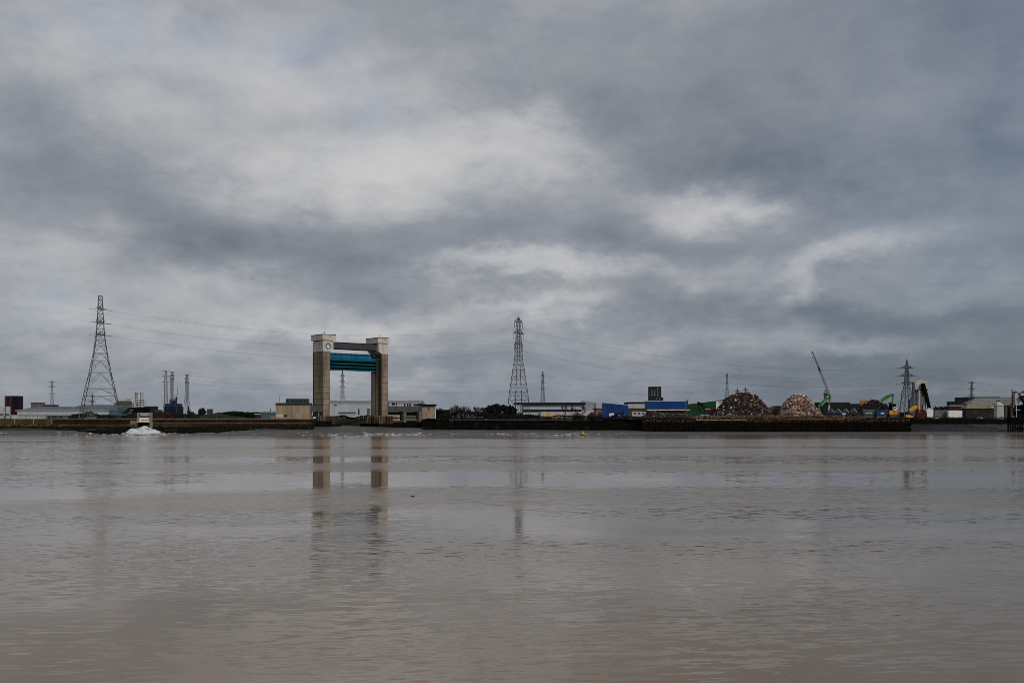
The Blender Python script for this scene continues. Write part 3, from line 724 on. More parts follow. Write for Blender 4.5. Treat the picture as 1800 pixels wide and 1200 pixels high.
def wire(p, q_, sag, label, group, r=.055):
    r *= .48; b = MB(); n = 20; prev = None; p, q_ = Vector(p), Vector(q_)
    c = (p+q_)/2; pts = []
    for i in range(n+1):
        t = i/n; v = p.lerp(q_, t); v.z -= sag*4*t*(1-t); pts.append(v-c)
    k = 3; i0 = 0
    for v in pts:
        for j in range(k): a = 2*math.pi*j/k; b.v.append((v.x, v.y+r*math.cos(a), v.z+r*math.sin(a)))
    for i in range(n):
        for j in range(k): b.f.append((i*k+j, i*k+(j+1) % k, (i+1)*k+(j+1) % k, (i+1)*k+j))
    o = b.build('power_line', m_wire, loc=c); return tag(o, label, 'power line', group)
LN = ('lower', 'lower', 'middle', 'middle', 'upper', 'upper')
for i in range(6):
    lev = LN[i]; sd = 'near' if i % 2 == 0 else 'far'
    wire(tA[i], tB[i], 9.5, f'{lev} {sd} side power line running past the barrier towers to the middle pylon', 'lines from the tallest to the middle pylon', .06)
    k = i//2; e = Vector((X(-260, 470), 470-(i % 2)*14, Z((652, 632, 612)[k]+(i % 2)*12, 470)))
    wire(tA[i], e, 6.5, f'{lev} {sd} side power line leaving the tallest pylon towards the left edge', 'lines leaving the picture at the left', .05)
    wire(tB[i], tD[i], 11.5, f'{lev} {sd} side power line from the middle pylon over the scrap yard', 'lines from the middle pylon over the scrap yard', .07)
    e = Vector((X(2000, 1000), 1000+(i % 2)*10, Z((688, 674, 662)[k], 1000)))
    wire(tD[i], e, 5, f'{lev} {sd} side power line leaving the cement works pylon rightwards', 'lines leaving the picture at the right', .07)
    wire(t328[i], t602[i], 4.5, f'{lev} {sd} side distant power line passing behind the barrier left tower', 'distant lines behind the barrier', .06)
    wire(t602[i], t954[i], 5.0, f'{lev} {sd} side distant power line from the gate opening to the medium pylon', 'distant lines right of the barrier', .06)
    wire(t954[i], t1278[i], 5.0, f'{lev} {sd} side distant power line between medium pylon and scrap heap pylon', 'distant lines behind the sheds', .06)
    wire(t1278[i], Vector((X(2000, 1500), 1500, Z((705, 692, 680)[k], 1500))), 9.0, f'{lev} {sd} side distant power line from the scrap heap pylon to the right edge', 'distant lines above the yard', .07)
    wire(t91[i], t291[i], 5.0, f'{lev} {sd} side faint power line between small left pylon and three slim ones', 'faint lines at the left', .05)
# horizontal tension strings of the tallest pylon
for i in range(6):
    for sgn, tgt in ((-1, Vector((-1, -.55, -.16))), (1, Vector((1, .55, -.05)))):
        p = tA[i]; q_ = p+tgt.normalized()*4.6
        R = Matrix.Rotation(-math.radians(18), 4, 'Z'); l = pA.location
        MB().tube(R @ (p-l), R @ (q_-l), .13, .13, 6).build('insulator', m_dark, pA)
for i in range(6):
    for tgt in (Vector((-1, -.3, -.10)), Vector((1, .15, -.10))):
        p = tD[i]; q_ = p+tgt.normalized()*5.0; R = Matrix.Rotation(-math.radians(8), 4, 'Z'); l = pD.location
        MB().tube(R @ (p-l), R @ (q_-l), .15, .15, 6).build('insulator', m_dark, pD)

# ------------------------------------------------------------ left bank buildings
s = Site('apartment_tower', 'dark red brick apartment tower at the far left', 'tower block', 19.5, 1500)
s.box('wall', m_brick, 9, 21, 695.5, None, 0, 18); s.box('wall', m_brick_d, 21, 30.5, 695.5, None, 1, 18)
MB().box(s.x(20.4), s.x(21.6), -.5, 1, 0, s.z(696)).build('stair_core', m_brick_d, s.r)
for k in range(11):
    py = 697.2+k*2.75
    MB().box(s.x(8), s.x(18), -1.6, 0, s.z(py+.8), s.z(py)).build('balcony', m_brick_d if k % 2 else m_brick, s.r)
    MB().box(s.x(25), s.x(31.6), -.6, 1, s.z(py+.8), s.z(py)).build('balcony', m_brick_d, s.r)
for nm, lab, a, c, pt in (('storage_silo', 'white cylindrical silo cut by the left picture edge', -3, 5, 715), ('storage_silo', 'white cylindrical silo in front of the red brick tower', 8, 16, 714.6)):
    s = Site(nm, lab, 'silo', (a+c)/2, 900, None, 'white silos'); r = s.x(c)
    MB().tube((0, r, -.5), (0, r, s.z(pt)), r, r, 20).build('silo_body', m_offwhite, s.r, smooth=False); MB().tube((0, r, s.z(pt)), (0, r, s.z(pt-.7)), r, r*.4, 20).build('roof', m_greyroof, s.r)
    MB().box(-r*1.1, r*1.1, -.4, -.1, s.z(729), s.z(727.2)).build('plinth', m_navy, s.r)
# long white warehouse with blue grey roof
s = Site('warehouse', 'long white warehouse with blue grey roof behind the left wall', 'warehouse', 112, 800)
s.box('wall', m_white, 30, 192, 722.5, None, 0, 24)
s.box('fascia', m_wht, 27.5, 192.5, 720.8, 721.9, -.8, 24); s.box('gutter', m_navy, 28, 192.3, 721.9, 722.7, -.5, 0)
def hip(s, name, mat, px0, px1, pe, pr, ya, yb, i0, i1):
    x0, x1, z0, z1 = s.x(px0), s.x(px1), s.z(pe), s.z(pr); ym = (ya+yb)/2
    b = MB(); A, B, D_, E = (x0, ya, z0), (x1, ya, z0), (x1, yb, z0), (x0, yb, z0); R0, R1 = (s.x(i0), ym, z1), (s.x(i1), ym, z1)
    b.quad(A, B, R1, R0); b.quad(D_, E, R0, R1); b.quad(B, D_, R1); b.quad(E, A, R0); b.quad(A, E, D_, B); return b.build(name, mat, s.r)
hip(s, 'roof', m_blueroof, 30, 140, 720.8, 714.3, -.8, 24, 54, 115)
hip(s, 'roof', m_blueroof, 106, 216, 720.75, 711.6, -.6, 24, 132, 205)
b = MB().box(s.x(192.1), s.x(214), .2, 22, -.5, s.z(721)).build('end_bay', m_tealclad, s.r)
b = MB().prism([(s.x(206), s.z(721)), (s.x(217), s.z(724)), (s.x(227), s.z(715.5)), (s.x(224), s.z(712.6)), (s.x(208), s.z(716))], 0, 8); b.build('end_canopy', m_tealclad, s.r)
MB().box(s.x(206), s.x(226), .1, .4, s.z(719.4), s.z(718.8)).build('cornice', m_navy, s.r)
MB().tube((s.x(128), 20, s.z(714)), (s.x(128), 20, s.z(710.2)), .8, .8, 8).build('vent', m_navy, s.r)
s = Site('trailer_row', 'low white office with a row of small dark square windows', 'building', 47, 700)
s.box('wall', m_offwhite, 20, 76, 729, None, 0, 8)
for k in range(6): s.box('window', m_glass, 37+k*7, 38.6+k*7, 730, 731.8, -.08, .1)
s.box('roof', m_greyroof, 19.6, 76.4, 728.6, 729, -.2, 8.2)
b = box_building('low_shed', 'low grey shed with dark doors between white office and bushes', 'shed', 77, 128, 730, 705, 8, M('dull_grey_sheet', (.10, .10, .10), .8, .5, .25), m_greyroof, .4, windows=((84,87,731,735),(94,97,731,735),(106,109,731,735)))
for px0, px1, pt, lab, m1 in ((54, 69, 708.4, 'brown distant block with pale front behind warehouse roof', M('pale_brown_render', (.20, .16, .15), .9, .2, .2)), (77, 93, 712.3, 'low plum brown block left of the small pylon', m_brick)):
    s = box_building('apartment_block', lab, 'building', px0, px1, pt, 1600, 20, m1, m_brick_d, 1.0)
    for k in range(3): s.box('balcony', m_beam, px0+1, px1-3, pt+1.6+k*1.8, pt+2.1+k*1.8, -.6, 0)
s = box_building('apartment_block', 'grey brown tower block with cream top storey behind the warehouse', 'building', 204, 223, 704.5, 1500, 20, M('grey_brown_brick', (.115, .10, .10), .9, .2, .3), None)
s.box('top_storey', m_cream, 209, 222.5, 700, 704.4, 1, 18); s.box('wing', M('grey_brown_brick', None), 200, 204, 708, None, 2, 18)
for k in range(4):
    for j in range(4): s.box('window', m_glass, 206+j*4.2, 207.8+j*4.2, 706+k*2.6, 707.4+k*2.6, -.1, .1)
# white framed apartment towers
for px0, px1, pt, nc, nr, lab in ((236.5, 248.5, 689.3, 4, 6, 'tallest white framed apartment tower with dark windows'), (243.5, 253, 701.3, 4, 4, 'shorter white framed tower joined to the tallest one'), (226.3, 236, 707.2, 4, 3, 'lowest white framed block left of the tallest tower')):
    dd = 2000 if pt < 695 else (1985 if pt < 705 else 1990)
    s = Site('apartment_tower', lab, 'tower block', (px0+px1)/2, dd, None, 'white framed towers')
    s.box('wall', M('white_render', (.62, .64, .66), .7, .08, .2), px0, px1, pt, None, 0, 14)
    cw = (px1-px0)/nc; rh = 3.9
    for j in range(nr):
        for i in range(nc):
            if pt < 695 and i == 2: continue
            s.box('window', m_glass, px0+i*cw+.35, px0+(i+1)*cw-.35, pt+.9+j*rh, pt+.9+j*rh+2.5, -.15, .1)
s = box_building('apartment_block', 'dark navy flat block behind the outfall', 'building', 253.5, 271.5, 714.5, 1700, 18, m_navy, m_dark, .8, windows=[(256+k*3.6, 257.4+k*3.6, 716, 718.5) for k in range(4)], wmat=m_brick_d)
box_building('apartment_block', 'low dark terrace right of the navy block', 'building', 271.8, 279, 720.5, 1690, 18, m_deck, m_dark, .5)
box_building('timber_shed', 'black shed left of the outfall under the white towers', 'shed', 229, 253, 716.5, 900, 14, m_black, m_dark, .5)
# dark blue works building under the pylons
s = Site('works_building', 'dark blue works building with rooftop frame under slim pylons', 'building', 299.5, 950)
s.box('wall', m_navy, 288.5, 311, 714, None, 0, 18); s.box('upper_storey', M('violet_blue_sheet', (.035, .04, .13), .6, .2, .2), 289.5, 311, 709, 714, .5, 16)
b = MB()
for a in (296, 299, 302, 305.5): b.bar((s.x(a), 6, s.z(709)), (s.x(a), 6, s.z(701.3)), .5)
for p in (701.5, 704.5, 707.5): b.bar((s.x(295.5), 6, s.z(p)), (s.x(306), 6, s.z(p)), .6)
b.bar((s.x(296), 6, s.z(709)), (s.x(305.5), 6, s.z(701.5)), .4); b.bar((s.x(305.5), 6, s.z(709)), (s.x(296), 6, s.z(701.5)), .4)
b.build('roof_frame', m_dark, s.r)
b = MB(); b.box(s.x(297), s.x(304.5), 7, 11, s.z(709), s.z(705)); b.build('roof_plant', m_dark, s.r)
s = Site('tower_crane', 'thin dark crane with raised jib beside the dark blue building', 'crane', 310.5, 940)
MB().bar((0, 0, 0), (0, 0, s.z(698)), .9, .7).build('mast', m_dark, s.r)
MB().bar((0, 0, s.z(699)), (s.x(312.5), 0, s.z(680)), .4, .2).build('jib', m_dark, s.r)
MB().box(s.x(308.8), s.x(311.6), -1, 1, s.z(701), s.z(699)).build('cab', m_dark, s.r)
MB().bar((0, 0, s.z(700)), (s.x(308.6), 0, s.z(696)), .5).build('counter_jib', m_dark, s.r)
# small blue grey house left of the pump house
s = Site('boat_shed', 'small blue grey shed with gabled roof left of the pump house', 'shed', 471, 680)
s.box('wall', M('slate_blue_board', (.10, .14, .15), .85, .25, .3), 458.5, 484.5, 727, None, 0, 9)
for a, c in ((458, 466.5), (466.5, 475), (475, 484.6)):
    x0, x1 = s.x(a), s.x(c); MB().prism([(x0, s.z(727)), (x1, s.z(727)), ((x0+x1)/2, s.z(723.2))], -.3, 9.3).build('roof', m_blueroof, s.r)
MB().bar((s.x(473.5), 3, s.z(724)), (s.x(473.5), 3, s.z(717.5)), .3).build('flue', m_dark, s.r)
s = box_building('brick_outhouse', 'low brown outhouse with white roof edge by the blue grey shed', 'shed', 448, 457.5, 728, 690, 7, m_redb, m_wht, .3)
s = Site('white_van', 'small white van parked left of the pump house', 'van', 481.5, 650)
MB().prism([(-1.8,.4),(1.8,.4),(1.8,1.3),(1.2,2.1),(-1.8,2.1)], 0, 1.8).build('body', m_wht, s.r)
for a in (-1.1, 1.1): MB().tube((a, -.05, .35), (a, .25, .35), .35, .35, 10).build('wheel', m_rubber, s.r)
MB().prism([(.5,1.35),(1.6,1.35),(1.15,1.95),(.5,1.95)], -.03, 0).build('window', m_glass, s.r)

# ------------------------------------------------------------ outfall
s = Site('outfall', 'concrete outfall with yellow and white panel above a dark opening', 'outfall', 254, 556, 0)
for a, c, t, bb in ((241.5, 244.6, 724.6, 741.5), (263.6, 267.4, 724.8, 757)):
    s.box('side_wall', M('lichen_concrete', (.22, .215, .16), .9, .25, .5), a, c, t, bb, -.6, .9)
s.box('back_wall', m_grey, 244.6, 263.6, 731, 742, 1.5, 3)
s.box('grey_panel', M('lilac_grey_panel', (.36, .38, .44), .7, .08, .4), 246, 263.2, 725.8, 730.8, .6, 1.0)
s.box('top_beam', m_cream, 244.6, 263.6, 725.2, 725.8, .4, 1.2)
sb = s.box('sign_board', m_wht, 243.6, 263.2, 734, 741.4, .2, .6)
b = MB(); b.box(s.x(248.2), s.x(254.8), .1, .2, s.z(739.2), s.z(737.0)); b.build('yellow_mark', m_yellow, sb)
b = MB(); b.box(s.x(254.9), s.x(263), .12, .2, s.z(738.6), s.z(736.8)); b.build('peach_mark', M('peach_paint', (.72, .44, .24), .7, .15, .5), sb)
for a, c in ((248, 250.6), (255.5, 262)):
    n = 8; pts = [(s.x(a)+(s.x(c)-s.x(a))*i/n, s.z(740.0)+.55*math.sin(math.pi*i/n)) for i in range(n+1)]
    MB().prism([(p[0], p[1]+.22) for p in pts]+[(p[0], p[1]) for p in reversed(pts)], .04, .1).build('arch_mark', m_orange, sb)
s.box('sill', m_cream, 240.6, 264.5, 741.2, 742, -1.0, 2)
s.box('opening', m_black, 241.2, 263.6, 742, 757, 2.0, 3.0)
s.box('cheek_wall', M('pinkish_concrete', (.27, .20, .16), .9, .3, .4), 228, 241.3, 738.8, 746, 1, 3)
b = MB()
for k in range(3): b.box(s.x(254+k*2.6), s.x(256+k*2.6), 1.2, 1.6, s.z(749.8), s.z(746.3+.5*(2-k)))
b.build('flap_gate', m_steel, s.r)
# rushing white water
def foam_material():
    mt = bpy.data.materials.new('foam'); mt.use_nodes = True; t = NT(mt.node_tree)
    b = mt.node_tree.nodes['Principled BSDF']; g = t.n('ShaderNodeNewGeometry').outputs['Position']
    f = t.noise(t.vm('MULTIPLY', g, (.8, .5, 1.2)), 1, 5, .65)
    t.put(b.inputs['Base Color'], t.mix(t.sm(f, .3, .6), (.42, .42, .41), (.86, .86, .84))); b.inputs['Roughness'].default_value = .8; return mt
b = MB(); nu, nv = 46, 26
OUT = [(0, 748.2), (.15, 752.5), (.28, 752.4), (.4, 750.8), (.5, 748.2), (.6, 750.6), (.7, 752.6), (.8, 751.8), (.88, 754), (.95, 759), (1, 763)]
def top_py(t):
    tab = [(217,763.6),(221,760.5),(227,755.5),(232,752.8),(238,754.4),(243,755.2),(248,753.4),(252,750.2),(256,753.2),(260,755.2),(265,754.4),(272,754.4),(276,756.5),(280,759),(288,763.4)]
    return lerp_tab(tab, t)[0]
for j in range(nv+1):
    v = j/nv; dd = 534-30*v
    for i in range(nu+1):
        px = 217+71*i/nu; zr = Z(top_py(px), 534); zr = max(0.1, zr)
        x = X(px, dd); z = zr*(1-v)**1.2+.25*(1-v)
        z += mn.noise(Vector((x*.5, dd*.35, 1)))*.6*(1-.5*v)*min(1, zr*.4)+mn.noise(Vector((x*1.4, dd*.9, 4)))*.32
        b.v.append((x, dd, max(-.2, z) if 0 < i < nu else -.2))
for j in range(nv):
    for i in range(nu): a = j*(nu+1)+i; b.f.append((a, a+nu+1, a+nu+2, a+1))
mf = foam_material()
# plunging jets from the flaps
for k in range(160):
    cx = random.gauss(0, 1); px = 254+cx*5; hgt = max(0, 1-abs(cx)/2.2); dd = random.uniform(528, 545)
    x, z, r = X(px, dd), Z(753-4.5*hgt*random.random(), dd), random.uniform(.15, .45)
    i = len(b.v); b.v += [(x+r, dd, z), (x-r, dd, z), (x, dd+r, z), (x, dd-r, z), (x, dd, z+r), (x, dd, z-r)]
    b.f += [(i,i+2,i+4),(i+2,i+1,i+4),(i+1,i+3,i+4),(i+3,i,i+4),(i+2,i,i+5),(i+1,i+2,i+5),(i+3,i+1,i+5),(i,i+3,i+5)]
o = b.build('foam', mf); tag(o, 'white foaming water rushing out of the outfall', None, None, 'stuff')
b = MB()
for k in range(420):    # scraps of foam along the tide line
    px = random.choice([random.uniform(100, 330), random.uniform(560, 760), random.uniform(640, 740), random.uniform(870, 1080), random.uniform(0, 1100), random.gauss(252, 26)])
    ys, kk = lerp_tab(MUD, px); y = ys+random.gauss(14, 12); x = X(px, y); z = max(mud_z(x, y), 0)+.06; l, w2 = random.uniform(.3, 1.3), random.uniform(.1, .35)
    n = 6; i = len(b.v)
    for q_ in range(n): a = 2*math.pi*q_/n; b.v.append((x+l*math.cos(a), y+w2*math.sin(a)*2, z+.02))
    b.v.append((x, y, z+.15)); b.f += [(i+q_, i+(q_+1) % n, i+n) for q_ in range(n)]
o = b.build('foam_flecks', mf); tag(o, 'white flecks of foam scattered on the mud edge', None, None, 'stuff')

# ------------------------------------------------------------ vegetation
def scatter_faces(b, fn, n, size, aspect=1.0, up=0.0):
    for _ in range(n):
        c = fn()
        if c is None: continue
        c = Vector(c); d1 = Vector((random.gauss(0, 1), random.gauss(0, 1), random.gauss(0, 1)+up)).normalized()
        d2 = d1.cross(Vector((random.gauss(0, 1), random.gauss(0, 1), random.gauss(0, 1)))).normalized()
        s1 = size*random.uniform(.6, 1.4); s2 = s1*aspect
        b.quad(c-d1*s1/2-d2*s2/2, c+d1*s1/2-d2*s2*.3, c+d1*s1*.5+d2*s2*.3, c-d1*s1*.4+d2*s2/2)
def clump_sampler(blobs):
    def f():
        (cx, cy, cz, rx, ry, rz) = random.choice(blobs)
        for _ in range(20):
            p = Vector((random.uniform(-1, 1), random.uniform(-1, 1), random.uniform(-1, 1)))
            if .25 < p.length < 1: break
        return (cx+p.x*rx, cy+p.y*ry, cz+p.z*rz)
    return f
def bare_tree(name, label, px, d, pt, wpx, group='bare winter trees', cat='tree', dens=1.0, mat=None):
    s = Site(name, label, cat, px, d, None, group); h = s.z(pt); w_ = wpx/F*d/2
    b = MB(); tips = []
    def grow(p, dr, L, r, k):
        q_ = p+dr*L; b.bar(p, q_, r*2, r*1.3)
        if k == 0: tips.append(q_); return
        for _ in range(3 if k > 1 else 3):
            nd = (dr+Vector((random.gauss(0, .45), random.gauss(0, .45), random.gauss(.1, .25)))).normalized()
            grow(q_, nd, L*random.uniform(.6, .85), r*.62, k-1)
    for _ in range(2): grow(Vector((random.uniform(-.3,.3), 0, -.3)), Vector((random.gauss(0, .25), random.gauss(0, .2), 1)).normalized(), h*.28, h*.02+.06, 4)
    # squeeze into the crown outline seen in the photo
    mx = max(abs(v[0]) for v in b.v); mz = max(v[2] for v in b.v); kx, kz = w_/max(mx, .1), h/mz
    b.v = [(v[0]*kx, v[1]*kx, v[2]*kz) for v in b.v]; tips = [Vector((t.x*kx, t.y*kx, t.z*kz)) for t in tips]
    b.build('trunk', m_bark, s.r)
    c = MB(); scatter_faces(c, lambda: (lambda t: (t.x+random.gauss(0, w_*.12), t.y+random.gauss(0, w_*.12), t.z+random.gauss(-.02*h, h*.07)))(random.choice(tips)), int(420*dens), .9, .10, .8)
    c.build('crown', mat or m_twig, s.r); return s
def leafy(name, label, px, d, pt, wpx, mat, group=None, cat='tree', n=1500, conical=False, size=.55, base_py=None):
    s = Site(name, label, cat, px, d, None, group); h = s.z(pt); w_ = wpx/F*d/2
    b = MB(); b.bar((0, 0, -.3), (0, 0, h*.7), max(.2, h*.05), .1)
    blobs = []
    if conical:
        for k in range(11):
            t = k/10; rr = w_*(1.05-t*.92)
            for _ in range(3): blobs.append((random.uniform(-.5, .5)*rr, random.uniform(-.5, .5)*rr, h*(.10+.86*t), rr*.6, rr*.6, h*.06))
    else:
        for _ in range(16):
            a = random.uniform(0, 6.28); rr = random.uniform(.2, .72)
            blobs.append((math.cos(a)*w_*rr, math.sin(a)*w_*rr, h*random.uniform(.22, .80), w_*random.uniform(.25, .42), w_*.35, h*random.uniform(.12, .2)))
        for (cx, cy, cz, *_r) in blobs[:9]: b.bar((0, 0, h*.2), (cx, cy, cz), h*.025, .05)
    b.build('trunk', m_bark, s.r)
    c = MB(); scatter_faces(c, clump_sampler(blobs), n, size, .7); c.build('crown', mat, s.r); return s
def scrub(name, label, prof, d, depth, mat, n, size=.5, aspect=.6, cat='bushes', base=None, low=.1):
    """a thicket following a skyline [(px, py)]"""
    px0, px1 = prof[0][0], prof[-1][0]; s = Site(name, label, cat, (px0+px1)/2, d, base)
    def f():
        px = random.uniform(px0, px1); py, = lerp_tab(prof, px); top = s.z(py)*(1+.18*mn.noise(Vector((px*.9, d*.01, 0))))
        if top < .2: return None
        t = random.random()**.6
        return (s.x(px), random.uniform(0, depth), max(.05, top*t))
    b = MB(); scatter_faces(b, f, n, size, aspect, .3)
    b.build('foliage', mat, s.r)
    st = MB()
    for _ in range(max(6, int((px1-px0)/2))):
        px = random.uniform(px0, px1); py, = lerp_tab(prof, px); hh = s.z(py)
        if hh > .3: st.bar((s.x(px), depth*random.random(), -.1), (s.x(px)+random.gauss(0, .5), depth*random.random(), hh*.9), .14, .05)
    st.build('stem', m_bark, s.r)
    return s
scrub('thicket', 'dark scrub with a tall clump in front of the warehouse', [(118,731),(126,728),(140,727),(147,725.5),(151,723),(157,723.5),(163,727.5),(172,729),(190,729),(204,730),(214,731),(226,728)], 610, 8, m_ever, 2600, .7)
scrub('thicket', 'red brown scrub just left of the outfall', [(224,732),(228,726),(233,725),(238,727),(242,730)], 600, 8, m_redb, 900, .55)
scrub('thicket', 'olive and rust coloured scrub right of the outfall', [(267,729),(271,723),(278,722.5),(284,724.5),(290,724),(295,727),(299,731)], 605, 8, m_olive, 1600, .55)
scrub('thicket', 'dull brown scrub below the dark blue building', [(296,729),(302,726.5),(312,726),(322,727.5),(338,727),(345,729)], 640, 10, M('dull_brown_scrub', (.030, .026, .020), .95, .3, .3), 1500, .6)
leafy('conifer', 'dark pointed conifer beside the rightmost slim pylon', 331.5, 700, 714.5, 9, m_ever, None, 'tree', 900, True)
leafy('evergreen_bush', 'dark rounded bush at the foot of the pointed conifer', 338, 705, 721, 11, m_ever, None, 'bush', 800)
leafy('evergreen_tree', 'dark round headed tree alone above the grassy mound', 355, 720, 715, 19, m_ever, None, 'tree', 2200)
box_building('brick_hut', 'small grey hut right of the dark round tree', 'shed', 364, 370, 719.5, 760, 6, m_beam, m_dark, .4)
mo = MB(); s0 = [(338,735),(350,731),(362,727.5),(375,726.2),(388,726.5),(400,729),(418,732),(440,734)]
for j in range(7):
    for i in range(25):
        px = 338+102*i/24; py, = lerp_tab(s0, px); y = 650+j*10; k = math.sin(math.pi*j/6); mo.v.append((X(px, 650)*y/650*1.0, y, LAND-.3+(Z(py, 680)-LAND+.3)*k+mn.noise(Vector((px*.4, y*.1, 1)))*.3*k))
for j in range(6):
    for i in range(24): a = j*25+i; mo.f.append((a, a+1, a+26, a+25))
tag(mo.build('mound', M('rough_grass', (.022, .023, .011), 1, .3, .15), smooth=True), 'low rough grass mound behind the brown wall', None, None, 'structure')
def treeline(label, prof, d, n, mat, size):
    px0, px1 = prof[0][0], prof[-1][0]; b = MB()
    def f():
        px = random.uniform(px0, px1); py, = lerp_tab(prof, px)
        top = Z(py, d)-LAND; top *= 1+.16*mn.noise(Vector((px*.55, 0, 3)))+.12*mn.noise(Vector((px*1.9, 0, 8))); t = random.random()**.55
        return (X(px, d), d+random.uniform(0, 40), LAND+top*t)
    scatter_faces(b, f, n, size, .7, .2)
    return tag(b.build('woodland', mat), label, None, None, 'stuff')
treeline('far dark jagged woodland between mound and pump house', [(372,728),(383,725.5),(398,724),(404,722.8),(412,723.6),(424,725.5),(440,725),(455,725),(470,727),(484,728)], 1400, 6500, m_ever, 2.0)
treeline('far pale brown trees along the left horizon', [(-60,731),(0,730),(120,730),(240,728),(300,727),(372,729)], 2300, 3500, m_twig, 2.6)
treeline('far dark trees along the horizon behind the sheds', [(560,730),(760,726),(820,722),(860,724),(1000,729),(1060,726),(1240,728),(1300,729)], 1600, 6000, m_twig, 2.2)
treeline('long dark wooded rise along the right horizon', [(1450,729),(1560,727),(1640,722),(1652,717),(1660,715),(1680,714.5),(1700,711),(1760,712),(1860,712)], 1900, 9000, m_brick_d, 3.0)
for px, pt, wp, dens, lab in ((789,719,16,1.0,'low spreading bare tree beside the dark shed'),(799,712,18,1.6,'tallest bare tree of the clump right of the control building'),(812,713.5,18,1.6,'dense bare tree in the middle of the clump'),(824,716,15,1.4,'bare tree at the right side of the dense clump'),(838,715,14,1.1,'thin bare tree standing alone left of the evergreens'),(848,717,12,1.0,'slender bare tree touching the evergreens')):
    bare_tree('bare_tree', lab, px, 660, pt, wp, dens=dens)
scrub('thicket', 'black undergrowth below the bare trees', [(770,730),(785,727),(800,722),(815,721),(830,723),(845,724),(858,727),(905,728),(935,729),(950,731)], 640, 14, M('black_brown_scrub', (.018, .015, .012), .95, .3, .3), 4200, .8)
for px, pt, wp, lab in ((858,709.5,16,'dark evergreen at the left end of the row before the middle pylon'),(868,706.5,15,'tallest dark evergreen of the row'),(878,708.5,15,'dark evergreen right of the tallest one'),(889,709,16,'wide dark evergreen left of the middle pylon'),(901,710.5,14,'dark evergreen under the middle pylon')):
    leafy('evergreen_tree', lab, px, 670, pt, wp*1.15, m_ever, 'row of dark evergreens', 'tree', 3400, size=.7)
for px, pt, wp, lab in ((993,711,14,'thin bare tree in front of the white warehouse, left of two'),(1006,711,16,'thin bare tree in front of the white warehouse, right of two'),(1025,711,13,'pale bare tree right of the white warehouse'),(1093,722,8,'small tree against the blue shed')):
    bare_tree('bare_tree', lab, px, 655, pt, wp, dens=.45)
scrub('thicket', 'dark brown scrub along the wall top before the blue shed', [(905,732),(930,728),(950,731),(968,732),(980,729),(1000,730),(1020,730),(1045,731),(1068,734),(1084,727),(1092,725),(1100,731),(1130,733)], 618, 8, M('black_brown_scrub', None), 3600, .6)
scrub('thicket', 'mossy scrub on the wall right of the skips', [(1583,734),(1600,731),(1640,732),(1680,733),(1740,732.5),(1790,733)], 646, 6, m_olive, 1500, .5)

scrub('thicket', 'ragged weeds hanging over the black bank wall right of the barrier', [(743,737),(752,735.4),(770,735.9),(790,734.6),(820,735.6),(850,734.8),(880,735.8),(920,735),(960,735.9),(1010,735),(1060,735.8),(1100,734.6),(1128,735.6)], 609.6, 1.6, M('black_brown_scrub', None), 5200, .55)
# ------------------------------------------------------------ white works seen through the barrier
s = Site('warehouse', 'big white warehouse with grey roof seen through the barrier', 'warehouse', 640, 900)
s.box('wall', m_white, 560, 735, 709, None, 0, 60); MB().prism([(0, s.z(709)), (60, s.z(709)), (30, s.z(702.5))], s.x(558), s.x(738), 'x').build('roof', m_greyroof, s.r)
s.box('cornice', m_greyroof, 559, 737, 703.6, 709, -.4, 0)
b = MB()
for a in (592, 598, 611, 624, 630, 641, 690, 700, 712): b.box(s.x(a), s.x(a+5), 2, 6, s.z(703.6), s.z(702.6))
b.build('skylight', m_wht, s.r)
s.box('window', m_glass, 587.5, 592, 711, 713, -.1, .1)
s.box('canopy', m_navy, 595, 626, 724, 724.8, -1.2, 0); s.box('door', M('lilac_grey_panel', None), 596, 625, 724.9, 730, -.1, .1)
s.box('door', m_glass, 629.5, 632, 718.5, 729, -.1, .1); s.box('door', m_tealclad, 645, 651, 718, 730, -.12, .1)
s.box('sign', m_red, 689, 694, 707.5, 711.5, -.5, -.4)
for k, (a, c) in enumerate(((683, 693), (700, 708), (714, 726))):
    pass
scrub('thicket', 'black bushes on the creek bank between the towers', [(584,733),(592,731),(600,729.5),(608,731.5),(616,733.5),(622,734),(632,731),(642,729.5),(652,730)], 720, 8, m_black, 900, .8)

# ------------------------------------------------------------ sheds right of the middle pylon
s = Site('warehouse', 'long white warehouse with thin dark roof edge right of the tall middle pylon', 'warehouse', 968, 820)
s.box('wall', m_white, 919, 1028, 711.5, None, 0, 40); s.box('roof', m_navy, 903, 1029, 707, 710.6, -3, 42)
b = MB()
for a in range(906, 919, 4): b.box(s.x(a), s.x(a)+.5, -2, -1.4, 0, s.z(710.6))
b.build('post', m_navy, s.r)
s.box('loading_bay', m_navy, 919, 1022, 719.3, 723.6, -.5, 0)
s.box('lower_wall', m_offwhite, 950, 1046, 723.6, None, -6, -.6)
s = Site('lean_to', 'pale lean-to roof at the right end of the long white warehouse', 'shed', 1034, 815)
b = MB().prism([(s.x(1022), s.z(719)), (s.x(1047), s.z(723)), (s.x(1047), -.5), (s.x(1022), -.5)], 0, 14); b.build('wall', m_offwhite, s.r); MB().bar((s.x(1020), 7, s.z(718.8)), (s.x(1048), 7, s.z(722.9)), .3, .3, 14.6, 14.6).build('roof', m_greyroof, s.r)
